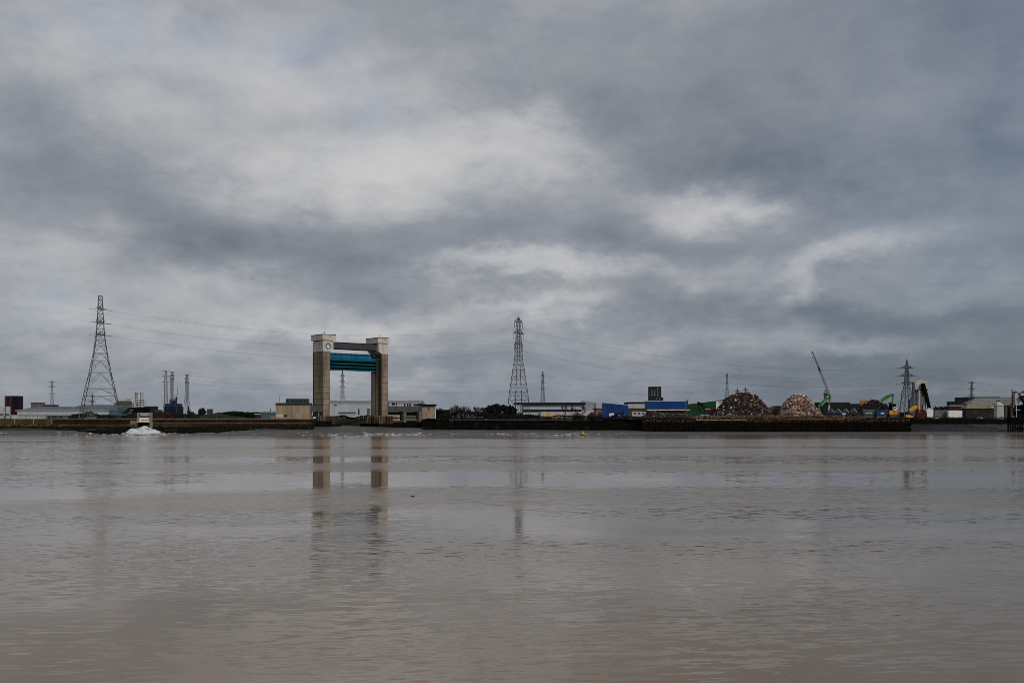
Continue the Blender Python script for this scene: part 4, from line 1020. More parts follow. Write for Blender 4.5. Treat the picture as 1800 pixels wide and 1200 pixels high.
for px, pk, w_, lab in ((1016, 724, 20, 'small dark gabled hut left of the red roofed huts'), (1041, 723.5, 17, 'small hut with rust red gable, larger of two'), (1055, 724.5, 11, 'small hut with rust red gable, smaller of two')):
    s = Site('gabled_hut', lab, 'hut', px, 640, None, 'gabled huts by the wall'); hw = w_/2/F*640
    MB().box(-hw*.8, hw*.8, 0, 6, -.3, s.z(731)).build('wall', m_black, s.r)
    MB().prism([(-hw, s.z(731)), (hw, s.z(731)), (0, s.z(pk))], -.3, 6.4).build('roof', m_maroon if px > 1020 else m_deck, s.r)
s = Site('orange_tent', 'bright orange covered skip in front of the long white warehouse', 'skip', 964.5, 640)
b = MB().prism([(-1.5, 0), (1.5, 0), (1.9, 1.7), (1.0, 2.4), (-.6, 2.5), (-1.7, 1.6)], 0, 2.4); b.build('cover', M('bright_orange', (.80, .28, .02), .6, .15, .6), s.r, loc=(0, 0, 1.2)); MB().box(-1.4, 1.4, .1, 2.3, -.2, 1.2).build('body', m_dark, s.r)
s = Site('shed', 'white shed with maroon band left of the sloping blue shed', 'shed', 1056, 740)
s.box('wall', m_offwhite, 1047.5, 1064, 709.3, 717.5, 0, 20); s.box('band', m_maroon, 1047.3, 1064, 717.5, 718.8, -.1, 20); s.box('lower_wall', m_grey, 1047.5, 1064, 718.8, None, .1, 20)
s.box('gutter', m_black, 1042, 1048, 717.2, 718.6, -1, 6)
s = Site('blue_shed', 'bright blue shed with sloping roofline and faint lettering marks', 'shed', 1083, 690)
x0, x1 = s.x(1063.2), s.x(1104)
MB().prism([(x0, -.5), (x1, -.5), (x1, s.z(712.2)), (x0, s.z(708.0))], 0, 24).build('wall', m_blue, s.r)
MB().prism([(x0-.2, s.z(708.0)), (x1+.2, s.z(712.2)), (x1+.2, s.z(711.5)), (x0-.2, s.z(707.3))], -.2, 24.2).build('roof', m_paleblue, s.r)
b = MB()
for (a, c, p) in ((1067, 1079, 713.9), (1068.5, 1077, 715.6), (1070, 1080, 717)): b.box(s.x(a), s.x(c), -.08, 0, s.z(p+.55), s.z(p))
b.build('sign_bars', M('dark_blue_paint', (.004, .016, .06), .6, .2, .5), s.r)
s.box('annex', m_blue, 1058.5, 1068, 722.6, None, -4, -.1); s.box('loading_door', m_white, 1087, 1097.5, 728.2, 730.8, -.2, 0)
s.box('downpipe', m_paleblue, 1080.3, 1080.9, 709.8, 721, -.15, 0)
s = Site('white_hoarding', 'small white tilted hoarding in front of the blue shed', 'sign', 1075, 625)
MB().prism([(s.x(1070.8), s.z(726.2)), (s.x(1079), s.z(725.6)), (s.x(1079), s.z(731)), (s.x(1073.2), s.z(731.6)), (s.x(1072.6), s.z(734)), (s.x(1071.2), s.z(734))], 0, .4).build('board', m_wht, s.r)
MB().bar((s.x(1078), .2, -.2), (s.x(1078), .2, s.z(731)), .2).build('post', m_steel, s.r)
s = Site('depot', 'white depot with black roof edge and maroon stripe left of the blue hall', 'building', 1120.5, 720)
s.box('wall', m_offwhite, 1104.6, 1137, 709.3, 717.2, 0, 26); s.box('roof', m_black, 1104.2, 1137.3, 706.3, 709.2, -.3, 26.3); s.box('stripe', m_maroon, 1104.6, 1137, 717.2, 718.6, -.1, 0); s.box('lower_wall', M('plum_grey_sheet', (.075, .06, .065), .8, .2, .3), 1104.6, 1137, 718.6, None, .1, 26)
s = Site('site_cabin', 'pale grey site cabin in front of the depot', 'cabin', 1124, 650)
s.box('wall', m_offwhite, 1111.5, 1136.5, 723.4, 731.2, 0, 3); s.box('roof', m_white, 1111, 1137, 722.9, 723.4, -.1, 3.1)
for k in range(3): s.box('window', m_beam, 1114+k*7.5, 1117.5+k*7.5, 725, 728, -.05, 0)
s = Site('blue_hall', 'long bright blue hall with cream base strip in mid yard', 'building', 1173, 680)
s.box('wall', m_blue, 1137.3, 1207.6, 705.2, 719.2, 0, 12); s.box('end_pier', M('deep_blue', (.008, .04, .13), .5, .2, .3), 1205.8, 1209.2, 703.6, 719.2, -.3, 12)
s.box('roof', m_paleblue, 1137, 1207, 704.2, 705.2, -.2, 12.2); s.box('base_strip', M('cream_strip', (.62, .54, .40), .7, .12, .4), 1138, 1212, 719.3, 721.2, -1.2, 0)
s.box('lower_wall', m_maroon, 1160, 1205.8, 721.3, None, .4, 20); s.box('lower_wall', m_black, 1137.5, 1160, 721.2, None, .4, 20); s.box('downpipe', m_paleblue, 1205.2, 1206, 705, 730, -.5, -.3)
# dark tower block with pale windows
s = Site('apartment_tower', 'black tower block with pale lit windows above the blue hall', 'tower block', 1152.5, 1500)
s.box('wall', M('black_brick', (.012, .017, .028), .7, .2, .2), 1142.2, 1162.4, 679.2, None, 0, 18); s.box('wing', M('black_brick', None), 1162.4, 1166, 698, None, 0, 16)
for c_, rows in ((1146, (685.8, 689.3, 692.8, 694.6)), (1151, (685.8, 689.3, 692.8, 694.8)), (1156.3, (682.2, 685.8, 689.3, 692.8, 696.0)), (1153.5, (700.5,)), (1159, (701,))):
    for p in rows: s.box('window', m_lit, c_-.6, c_+.6, p-.7, p+.8, -.12, .1)
# green shed
s = Site('green_shed', 'dark green shed with rising roofline and white end panel', 'shed', 1238, 760)
MB().prism([(s.x(1207), -.5), (s.x(1259), -.5), (s.x(1259), s.z(704.2)), (s.x(1207), s.z(710.4))], 0, 12).build('wall', m_green, s.r)
MB().prism([(s.x(1206.8), s.z(710.4)), (s.x(1259), s.z(704.2)), (s.x(1259), s.z(703.3)), (s.x(1206.8), s.z(709.5))], -.2, 12.2).build('roof', m_paleblue, s.r)
MB().box(s.x(1259.05), s.x(1290), .1, 26, -.5, s.z(704.5)).build('end_wall', m_wht, s.r)
MB().prism([(s.x(1259), s.z(704.5)), (s.x(1290), s.z(704.5)), (s.x(1290), s.z(701.0)), (s.x(1259), s.z(703.3))], -.1, 26.1).build('roof', m_navy, s.r)
fc = bpy.data.curves.new('lettering', 'FONT'); fc.body = 'mr'; fc.size = 3.3; fc.extrude = .03
ft = bpy.data.objects.new('lettering_curve', fc); C.objects.link(ft); bpy.context.view_layer.update()
fo = bpy.data.objects.new('lettering', bpy.data.meshes.new_from_object(ft.evaluated_get(bpy.context.evaluated_depsgraph_get()))); C.objects.link(fo); bpy.data.objects.remove(ft); fo.data.materials.clear(); fo.data.materials.append(m_black); fo.parent = s.r; fo.location = (s.x(1261.8), .05, s.z(709.6)); fo.rotation_euler = (math.pi/2, 0, 0)
MB().bar((s.x(1215.5), -.15, 0), (s.x(1215.5), -.15, s.z(708.5)), .25).build('downpipe', m_tealclad, s.r)
for px, lab in ((1206, 'lamp post with double head right of the blue hall end'),):
    pass

# ------------------------------------------------------------ scrap heaps
m_heap1 = islands('dark_scrap', [(0, (.007, .004, .003)), (.45, (.040, .014, .008)), (.68, (.085, .034, .020)), (.84, (.16, .11, .09)), (.91, (.38, .28, .21)), (.965, (.82, .76, .68))])
m_heap2 = islands('light_scrap', [(0, (.030, .012, .008)), (.24, (.15, .065, .04)), (.45, (.34, .19, .13)), (.68, (.58, .42, .33)), (.86, (.85, .74, .66))])
m_heap3 = islands('black_scrap', [(0, (.006, .004, .004)), (.6, (.016, .009, .008)), (.85, (.04, .02, .016)), (.985, (.35, .33, .30))])
m_rub = islands('yard_rubble', [(0, (.05, .032, .018)), (.25, (.15, .10, .06)), (.55, (.28, .20, .12)), (.8, (.42, .33, .22)), (.95, (.62, .55, .45))], .9)
def heap(name, label, prof, d, mat, nch, size, cat='scrap heap', depth_k=1.0, noise_a=1.25, base=None, kind=None, group=None):
    """dome whose skyline follows prof [(px, py)]"""
    px0, px1 = prof[0][0], prof[-1][0]; s = Site(name, label, cat, (px0+px1)/2, d, base, group)
    x0, x1 = s.x(px0), s.x(px1); R = (x1-x0)/2*depth_k
    def hz(x, y):
        px = 900+(x+s.x0)/d*F; py, = lerp_tab(prof, px); t = min(1, abs(y-R)/R)
        z = s.z(py)*(1-t**1.7)
        return z+mn.noise(Vector((x*.35, y*.35, 1)))*noise_a+mn.noise(Vector((x*1.1, y*1.1, 4)))*noise_a*.4
    b = MB(); nx = max(20, int((x1-x0)/.9)); ny = 24
    for j in range(ny+1):
        for i in range(nx+1):
            x = x0+(x1-x0)*i/nx; y = 2*R*j/ny; b.v.append((x, y, max(-.3, hz(x, y)-.25) if 0 < i < nx and 0 < j < ny else -.3))
    for j in range(ny):
        for i in range(nx): a = j*(nx+1)+i; b.f.append((a, a+1, a+nx+2, a+nx+1))
    for _ in range(nch):
        x = random.uniform(x0, x1); y = R*(1-random.random()**.8*1.0) if random.random() < .85 else random.uniform(0, 2*R); z = hz(x, y)
        if z < .05: z = .1
        c = Vector((x, y, z)); l = size*random.choice((.4, .5, .7, .8, 1, 1.3, 1.9, 2.6)); wd = l*random.uniform(.25, .7); th = l*random.uniform(.08, .35)
        M3 = Matrix.Rotation(random.uniform(0, 6.28), 3, 'Z') @ Matrix.Rotation(random.uniform(-1.2, 1.2), 3, 'X') @ Matrix.Rotation(random.uniform(-.8, .8), 3, 'Y')
        i = len(b.v)
        for dx_, dy_, dz_ in ((-1,-1,-1),(1,-1,-1),(1,1,-1),(-1,1,-1),(-1,-1,1),(1,-1,1),(1,1,1),(-1,1,1)):
            b.v.append(tuple(c+M3 @ Vector((dx_*l/2*random.uniform(.7, 1), dy_*wd/2, dz_*th/2))))
        b.f += [(i,i+3,i+2,i+1),(i+4,i+5,i+6,i+7),(i,i+1,i+5,i+4),(i+1,i+2,i+6,i+5),(i+2,i+3,i+7,i+6),(i+3,i,i+4,i+7)]
    o = b.build('heap_body', mat, s.r); return s
heap('scrap_heap', 'largest dark brown scrap metal heap with bright specks', [(1259,731),(1266,725),(1275,713),(1283,703),(1292,696.5),(1302,691.5),(1315,690.2),(1326,692),(1336,695),(1346,705),(1353,713),(1358,722),(1364,731)], 625, m_heap1, 9000, 1.0, depth_k=.8)
heap('scrap_heap', 'pale brown domed scrap heap left of the green crane', [(1378,731),(1382,720),(1388,708),(1396,698.5),(1405,694.3),(1415,693),(1424,697),(1432,705),(1440,715),(1446,724),(1450,731)], 625, m_heap2, 7500, .9, depth_k=.8)
heap('scrap_heap', 'black scrap heap right, in front of the green excavator', [(1508,731),(1517,722),(1524,714),(1532,707.5),(1541,704),(1552,704),(1558,708),(1566,713),(1573,723),(1578,731)], 640, m_heap3, 3500, 1.0, depth_k=.6)
heap('scrap_heap', 'small orange brown heap between dark and pale heaps', [(1340,731),(1350,724),(1356,717),(1362,715.5),(1367,719),(1371,731)], 640, islands('rust_scrap', [(0, (.05, .02, .012)), (.5, (.14, .05, .025)), (.85, (.24, .12, .07))]), 1200, .8, depth_k=.7)
heap('scrap_heap', 'tangled grey and green scrap below the blue hall', [(1128,734),(1136,729),(1142,724),(1152,722),(1160,724),(1170,728),(1190,729.5),(1212,730),(1232,731),(1238,734)], 620, islands('mixed_scrap', [(0, (.010, .009, .008)), (.5, (.045, .038, .028)), (.75, (.09, .10, .08)), (.88, (.20, .10, .08)), (.97, (.55, .53, .50))]), 3000, .8, depth_k=.25)
def rubble(label, prof, d, n, size, mat=None):
    px0, px1 = prof[0][0], prof[-1][0]; b = MB()
    for _ in range(n):
        px = random.uniform(px0, px1); py, = lerp_tab(prof, px); top = Z(py, d)-(LAND-.3); y = random.uniform(0, 5); z = top*random.random()**.6*(1-.1*y)
        c = Vector((X(px, d), d+y, LAND-.3+z)); l = size*random.uniform(.5, 1.5)
        M3 = Matrix.Rotation(random.uniform(0, 6.28), 3, 'Z') @ Matrix.Rotation(random.uniform(-1, 1), 3, 'X'); i = len(b.v)
        for v in ((1,0,0),(-1,0,0),(0,.7,0),(0,-.7,0),(0,0,.6),(0,0,-.6)): b.v.append(tuple(c+M3 @ (Vector(v)*l*random.uniform(.7, 1.1))))
        b.f += [(i,i+2,i+4),(i+2,i+1,i+4),(i+1,i+3,i+4),(i+3,i,i+4),(i+2,i,i+5),(i+1,i+2,i+5),(i+3,i+1,i+5),(i,i+3,i+5)]
    return tag(b.build('rubble', mat or m_rub), label, None, None, 'stuff')
rubble('brown rubble along the quay edge under the scrap heaps', [(1214,733),(1225,731),(1240,729.5),(1262,730.5),(1300,729.8),(1330,729),(1366,729.5),(1382,730),(1420,728.5),(1450,729.5),(1478,730),(1500,731.5),(1515,733)], 606, 9000, .42)
rubble('dim litter and rubble along the quay left part', [(1104,734.5),(1130,732.5),(1160,732),(1190,731.5),(1220,732)], 607, 1800, .4, islands('dim_litter', [(0, (.012, .010, .008)), (.6, (.035, .028, .02)), (.9, (.10, .08, .06)), (.985, (.5, .48, .45))]))
rubble('dark debris along the quay right part', [(1500,733),(1530,733.5),(1560,732.5),(1600,733)], 607, 1500, .4, islands('dim_debris', [(0, (.012, .009, .008)), (.6, (.04, .025, .02)), (.9, (.11, .06, .05)), (.98, (.4, .36, .32))]))

# ------------------------------------------------------------ machines
def excavator(label, px, d, el, tip, col, stick_mat, base_px, base_py, name='excavator', boom_w=1.5, grab=True, flip=1, group=None):
    """body behind a heap; boom runs base -> el -> tip (photo points)"""
    s = Site(name, label, 'excavator', px, d, None, group); P_ = lambda a: Vector((s.x(a[0]), 0, s.z(a[1])))
    A, B, D_ = P_((base_px, base_py)), P_(el), P_(tip)
    bx0 = A.x
    b = MB()
    for yy_ in (-1.6, 1.0): b.prism([(bx0-2.4,.2),(bx0-2.8,.6),(bx0-2.4,1.0),(bx0+2.4,1.0),(bx0+2.8,.6),(bx0+2.4,.2)], yy_, yy_+.6)
    b.build('track', m_rubber, s.r)
    MB().prism([(bx0-2.8*flip,1.2),(bx0+1.6*flip,1.2),(bx0+1.6*flip,2.2),(bx0-1.2*flip,2.9),(bx0-2.8*flip,2.7)], -1.4, 1.4).build('body', col, s.r)
    MB().prism([(bx0+.1*flip,2.2),(bx0+1.7*flip,2.2),(bx0+1.5*flip,3.6),(bx0+.1*flip,3.6)], -1.4, -.3).build('cab', m_glass, s.r)
    m1 = A.lerp(B, .5)+Vector((0, 0, (B-A).length*.08))
    b = MB(); b.bar(A, m1, .6, .7, boom_w*.8, boom_w*1.15); b.bar(m1, B, .7, .55, boom_w, boom_w*.7); b.build('boom', col, s.r)
    MB().bar(A+Vector((.6*flip, -.4, .3)), m1+Vector((0, -.4, -.3)), .28).build('hydraulic_ram', m_steel, s.r)
    b = MB(); b.bar(B+Vector((0, 0, .3)), D_, .5, .35, boom_w*.7, boom_w*.35); b.build('stick', stick_mat, s.r)
    if grab:
        b = MB()
        for sg in (-1, 1): b.bar(D_, D_+Vector((sg*1.0, 0, -1.0)), .4, .3); b.bar(D_+Vector((sg*1.0, 0, -1.0)), D_+Vector((sg*.3, 0, -2.0)), .3, .12)
        b.build('grab', m_dark, s.r)
    return s
# green crane beside the pale heap
s = Site('material_handler', 'green material handler arm beside the pale heap', 'crane', 1455, 650)
bx0 = s.x(1441)
b = MB(); b.prism([(bx0-2.6,.2),(bx0-3,.7),(bx0-2.6,1.2),(bx0+2.6,1.2),(bx0+3,.7),(bx0+2.6,.2)], -1.8, 1.8); b.build('track', m_rubber, s.r)
MB().prism([(bx0-3,1.3),(bx0+2,1.3),(bx0+2,3),(bx0-3,3.4)], -1.5, 1.5).build('body', m_mgreen, s.r)
A, B, B2, D_ = (s.x(1439), 0, s.z(713)), (s.x(1449), 0, s.z(703.5)), (s.x(1458.2), 0, s.z(698.8)), (s.x(1456.5), 0, s.z(723.5))
MB().bar((bx0+1, 0, 2), A, .8, .8, 1.2, 1.2).bar(A, B, .7, .7, 1.1, 1.5).bar(B, B2, .7, .7, 1.5, 1.2).build('boom', m_mgreen, s.r)
MB().bar((s.x(1443), -.5, s.z(714)), (s.x(1452), -.5, s.z(703.5)), .35).build('hydraulic_ram', m_paleblue, s.r)
MB().bar((s.x(1459), 0, s.z(694.5)), (s.x(1457.6), 0, s.z(712)), .8, .6, 1.7, 1.1).build('stick', m_mgreen, s.r)
MB().bar((s.x(1457.6), 0, s.z(712)), D_, .6, .5, .9, .7).build('lower_stick', m_wht, s.r)
MB().prism([(s.x(1455), s.z(723.5)), (s.x(1458), s.z(723.5)), (s.x(1459), s.z(727)), (s.x(1454), s.z(727))], -.8, .8).build('grab', m_dark, s.r)
s = Site('lattice_crane', 'slender lattice boom crane leaning left above the green arm', 'crane', 1457, 724)
b0, b1 = Vector((s.x(1458.6), 0, s.z(695))), Vector((s.x(1428.3), 0, s.z(619)))
dr = (b1-b0).normalized(); sd = Vector((-dr.z, 0, dr.x)); b = MB(); n = 26
def cw(t): return .55 if t < .45 else (.42 if t < .7 else .28)
for i in range(n):
    t0, t1 = i/n, (i+1)/n; p0, p1 = b0.lerp(b1, t0), b0.lerp(b1, t1); w0, w1 = cw(t0)*(1 if i else .4), cw(t1)
    for yy_ in (-.5, .5):
        for sg in (-1, 1): b.bar(p0+sd*sg*w0+Vector((0, yy_, 0)), p1+sd*sg*w1+Vector((0, yy_, 0)), .15)
        b.bar(p0+sd*w0*(1 if i % 2 else -1)+Vector((0, yy_, 0)), p1-sd*w1*(1 if i % 2 else -1)+Vector((0, yy_, 0)), .09)
b.build('boom', m_steel, s.r)
MB().bar(b0.lerp(b1, .56), b0.lerp(b1, .66), 1.0, 1.0, 1.1, .9).build('boom_joint', m_black, s.r)
b = MB(); b.bar(b1+Vector((-.9, 0, .1)), b1+Vector((.5, 0, .3)), .5); b.build('boom_head', m_steel, s.r)
MB().bar(b1+Vector((-.8, 0, 0)), (s.x(1428), 0, s.z(628)), .10).build('hoist_rope', m_wire, s.r)
MB().box(s.x(1427.3), s.x(1428.7), -.3, .3, s.z(630), s.z(627.5)).build('hook_block', m_steel, s.r)
MB().bar((s.x(1451), 0, -.2), (s.x(1451), 0, s.z(693)), 1.9, 1.5).build('mast', m_silo, s.r)
MB().box(s.x(1448.2), s.x(1454), -1.2, 1.2, s.z(693.5), s.z(690.6)).build('cab', m_navy, s.r)
b = MB()
for a in (1448.6, 1453.4): b.bar((s.x(a), 0, s.z(690.6)), (s.x(1451), 0, s.z(684)), .25)
b.bar((s.x(1451), 0, s.z(684)), b0.lerp(b1, .12), .15); b.bar((s.x(1448.8), 0, s.z(687.5)), (s.x(1453), 0, s.z(687)), .25); b.build('a_frame', m_dark, s.r)
MB().bar((s.x(1451), 0, s.z(692)), b0, .9, .6).build('boom_foot', m_dark, s.r)
s1 = excavator('orange excavator arm bent sharply left of the black heap', 1520, 655, (1513.2, 705), (1513.4, 719.5), m_orange, M('dusty_orange_paint', (.42, .20, .13), .7, .2, .6), 1533, 712, boom_w=2.7)
MB().bar((s1.x(1526), -.5, s1.z(710.5)), (s1.x(1518.5), -.5, s1.z(712)), .5).build('linkage', m_cream, s1.r)
s1 = excavator('large green excavator with arm raised above the black heap', 1560, 660, (1570.5, 693.2), (1568, 711), m_mgreen, m_mgreen, 1549, 704.5, boom_w=2.1)
MB().prism([(s1.x(1562), s1.z(708)), (s1.x(1566), s1.z(706)), (s1.x(1571), s1.z(707)), (s1.x(1570), s1.z(714)), (s1.x(1564), s1.z(713))], -.8, .9).build('clamp', M('dark_green_paint', (.02, .12, .035), .6, .3, .8), s1.r)
MB().bar((s1.x(1568.6), -1, s1.z(706)), (s1.x(1568.6), -1, s1.z(722)), .45).build('hanging_rod', m_cream, s1.r)
s1 = excavator('yellow and orange excavator arm by the cement works', 1610, 640, (1612.8, 713.8), (1617, 726), m_yellow, m_orange, 1599, 722, boom_w=2.2, grab=False)
s = Site('loader', 'deep red loader below the cement works conveyor', 'loader', 1622, 642)
MB().prism([(s.x(1611), .3), (s.x(1630), .3), (s.x(1629), s.z(724)), (s.x(1624), s.z(719)), (s.x(1614), s.z(720))], 0, 3).build('body', m_red, s.r)
for a in (1614, 1626): MB().tube((s.x(a), -.3, .8), (s.x(a), .3, .8), .9, .9, 14).build('wheel', m_rubber, s.r)
MB().box(s.x(1616), s.x(1621), -.1, 0, s.z(724), s.z(721)).build('window', m_glass, s.r)
s = excavator('black grab crane with raised jib in front of the green shed', 1236, 645, (1226.5, 706.6), (1230.5, 725), m_black, m_black, 1243, 722, boom_w=1.6)
s.box('engine_house', m_maroon, 1238, 1258, 719, 726, -1.5, 2); s.box('cab_roof', m_cream, 1238.5, 1248, 718.3, 719, -1.6, 1.6)
s.box('chassis', m_paleblue, 1231, 1252.5, 728.6, 729.6, -1.8, 1.5)
s = Site('steel_portal', 'grey steel door frame at the foot of the dark heap', 'frame', 1265.5, 612)
b = MB(); b.bar((s.x(1261.7), 0, 0), (s.x(1261.7), 0, s.z(723)), .5); b.bar((s.x(1269.3), 0, 0), (s.x(1269.3), 0, s.z(723)), .4); b.bar((s.x(1261.2), 0, s.z(723)), (s.x(1270.8), 0, s.z(723)), .5); b.build('frame_bars', m_grey, s.r)
for a, c, t, bb, m1, lab, mk in ((1517.4, 1537, 721.2, 728.6, M('grey_teal_paint', (.06, .105, .11), .6, .25, .5), 'grey teal skip with pale writing on its side', m_paleblue), (1540, 1561, 720.2, 729, M('skip_blue', (.010, .045, .15), .55, .25, .5), 'blue skip with a white panel', m_wht), (1562.8, 1579.6, 721, 728.8, m_orange, 'orange and yellow skip right of the blue one', None)):
    s = Site('skip', lab, 'skip', (a+c)/2, 612, None, 'skips along the quay')
    x0, x1, z1, z0 = s.x(a), s.x(c), s.z(t), s.z(bb)
    MB().prism([(x0+.4, z0), (x1-.4, z0), (x1, z1), (x0, z1)], 0, 2.4).build('body', m1, s.r)
    b = MB()
    for k in range(5): xx = x0+.6+(x1-x0-1.2)*k/4; b.box(xx-.09, xx+.09, -.12, 0, z0+.15, z1-.1)
    b.build('rib', m1 if mk else m_yellow, s.r)
    MB().box(x0-.1, x1+.1, -.14, 2.5, z1, z1+.16).build('rim', m_beam if mk is not m_paleblue else m_cream, s.r)
    if mk is m_wht: MB().box(s.x(1548), s.x(1554.2), -.2, -.13, s.z(727.2), s.z(725.2)).build('panel', m_wht, s.r)
    if mk is m_paleblue:
        b = MB()
        for k in range(7): b.box(s.x(1522.5+k*1.4), s.x(1523.6+k*1.4), -.2, -.13, s.z(726.8), s.z(724.9+.3*(k % 2)))
        b.build('writing', m_paleblue, s.r)
    if mk is None: MB().box(x0+.2, x0+2.4, -.16, -.125, z0+.4, z1-.3).build('panel', m_yellow, s.r)
    if True:
        b = MB(); b.box(x0+.8, x1-.8, .3, 2.0, -.4, z0); b.build('plinth', m_deck, s.r)
s = Site('tipper_lorry', 'white cabbed lorry behind the orange skip', 'lorry', 1573, 630)
MB().prism([(s.x(1570.8), .6), (s.x(1576.4), .6), (s.x(1576.2), s.z(716)), (s.x(1575.2), s.z(714.6)), (s.x(1571.4), s.z(714.8))], 0, 2.4).build('cab', m_wht, s.r)
MB().box(s.x(1571.6), s.x(1575.6), -.05, 0, s.z(718), s.z(716.2)).build('windscreen', m_glass, s.r)
MB().box(s.x(1571), s.x(1578), 2.4, 8, .8, s.z(709.5)).build('body', m_black, s.r)
for a in (1571.8, 1575.6): MB().tube((s.x(a), .1, .5), (s.x(a), .5, .5), .5, .5, 12).build('wheel', m_rubber, s.r)
# low dark buildings behind
box_building('dark_shed', 'black flat shed in the gap between the two big heaps', 'shed', 1366, 1384, 714, 700, 12, M('black_green_sheet', (.012, .020, .020), .8, .3, .3), m_dark, .4)
s = box_building('dark_shed', 'long black shed right of the green crane', 'shed', 1447, 1494, 707.4, 700, 20, M('charcoal_sheet', (.022, .018, .016), .85, .35, .2), m_navy, .3)
s.box('extension', M('black_green_sheet', None), 1494.1, 1560, 709.4, None, .3, 18)
for px, w_, pk, lab in ((1461.5, 9, 719, 'small blue gabled canopy, leftmost of four in the yard'), (1473.5, 10, 718.6, 'small blue gabled canopy, second from the left of four'), (1487, 9, 718.4, 'small blue gabled canopy, third from the left of four'), (1501, 10, 717.6, 'small blue gabled canopy, rightmost of four in the yard')):
    s = Site('yard_canopy', lab, 'canopy', px, 640, None, 'blue gabled canopies'); hw = w_/2/F*640; zt, ze = s.z(pk), s.z(725)
    MB().prism([(-hw, ze), (hw, ze), (0, zt)], 0, 4).build('gable', M('slate_blue_sheet', (.025, .07, .11), .6, .3, .6), s.r)
    b = MB(); b.bar((0, -.15, zt+.15), (hw+.3, -.15, ze), .28); b.build('verge', m_paleblue, s.r)
    b = MB(); b.bar((0, -.15, zt+.15), (-hw-.3, -.15, ze), .22); b.build('verge', m_steel, s.r)
    b = MB(); b.box(-hw+.1, -hw+.4, .2, .5, -.2, ze); b.box(hw-.4, hw-.1, .2, .5, -.2, ze); b.build('post', m_dark, s.r)
s = Site('yard_sign', 'white board on a post in front of the blue canopies', 'sign', 1483, 606); MB().box(s.x(1480), s.x(1487), 0, .15, s.z(727.8), s.z(726)).build('board', m_wht, s.r); MB().bar((s.x(1482.4), .2, -.2), (s.x(1482.4), .2, s.z(727.8)), .2).build('post', m_cream, s.r)
s = Site('yard_ramp', 'red brown sloping conveyor ramp right of the canopies', 'ramp', 1509, 606); b = MB(); b.bar((s.x(1500), .5, s.z(726)), (s.x(1519), .5, s.z(735.4)), .5); b.build('belt', M('brown_red_steel', (.09, .035, .025), .8, .3, .5), s.r); MB().bar((s.x(1509), 0, s.z(729.8)), (s.x(1520), 0, s.z(735.2)), .22).build('handrail', m_coping, s.r)
for a in (1504, 1511): MB().bar((s.x(a), .5, -.2), (s.x(a), .5, s.z(728+(a-1504)*.5)), .2).build('post', m_dark, s.r)

# cement works
s = Site('cement_works', 'white cement works tower with dark inclined conveyor', 'industrial plant', 1620, 780)
b = MB().prism([(s.x(1608.6), s.z(690.5)), (s.x(1631.3), s.z(690.5)), (s.x(1631.3), s.z(671.5)), (s.x(1619.6), s.z(667.2)), (s.x(1608.6), s.z(671))], 0, 4); b.build('upper_tower', m_offwhite, s.r)
s.box('lower_tower', m_beam, 1609, 1623, 684.6, None, -1.2, -.02); s.box('lower_tower', m_white, 1626, 1631.2, 690.55, 698, 0, 4)
s.box('upper_band', m_grey, 1608.4, 1631.6, 683.8, 684.6, -1.3, 0)
s.box('hoist_housing', m_black, 1618, 1624, 673.4, 686, -1.6, -1.25)
b = MB(); b.bar((s.x(1620.5), -3, s.z(675)), (s.x(1630.5), -3, s.z(716)), 1.9, 1.9, 1.9, 2.4); b.build('conveyor', m_black, s.r)
b = MB()
for a, c in ((1625.5, 1628.5), (1628, 1633.5)): b.bar((s.x(a), -2.4, s.z(690)), (s.x(c), -2.4, s.z(717)), .45)
b.build('strut', m_grey, s.r)
for a, r_, t in ((1610.4, 1.0, 690), (1613.6, .9, 686), (1616.4, .9, 692)): MB().tube((s.x(a), -2.2, 0), (s.x(a), -2.2, s.z(t)), r_, r_, 12).build('cement_silo', m_offwhite if a > 1612 and a < 1615 else m_grey, s.r)
s.box('batching_box', m_grey, 1617, 1623.6, 697.2, 713, -2.6, -1.6)
MB().bar((s.x(1621.4), -2, 0), (s.x(1621.4), -2, s.z(713)), .5).build('leg', m_offwhite, s.r)
b = MB(); 
for a in (1611, 1616, 1626, 1630): b.bar((s.x(a), -.6, 0), (s.x(a), -.6, s.z(690)), .5)
b.build('frame', m_dark, s.r)
s = Site('stair_tower', 'thin blue grey shaft left of the cement works tower', 'industrial plant', 1606.4, 778)
MB().box(s.x(1604.8), s.x(1608), 0, 2, -.3, s.z(671.2)).build('shaft', m_silo, s.r); MB().box(s.x(1604.5), s.x(1608.2), -.1, 2.1, s.z(684.5), s.z(684)).build('landing', m_dark, s.r)
for a, r_, t, lab in ((1600, 1.5, 702.5, 'short grey silo by the cement works, leftmost of two'), (1603.4, 1.35, 698.8, 'taller grey silo against the thin blue grey shaft')):
    s = Site('storage_silo', lab, 'silo', a, 770, None, 'grey silos'); MB().tube((0, 0, -.3), (0, 0, s.z(t)), r_, r_, 16).build('silo_body', m_silo, s.r); MB().tube((0, 0, s.z(t)), (0, 0, s.z(t-1)), r_, r_*.3, 16).build('roof', m_steel, s.r)
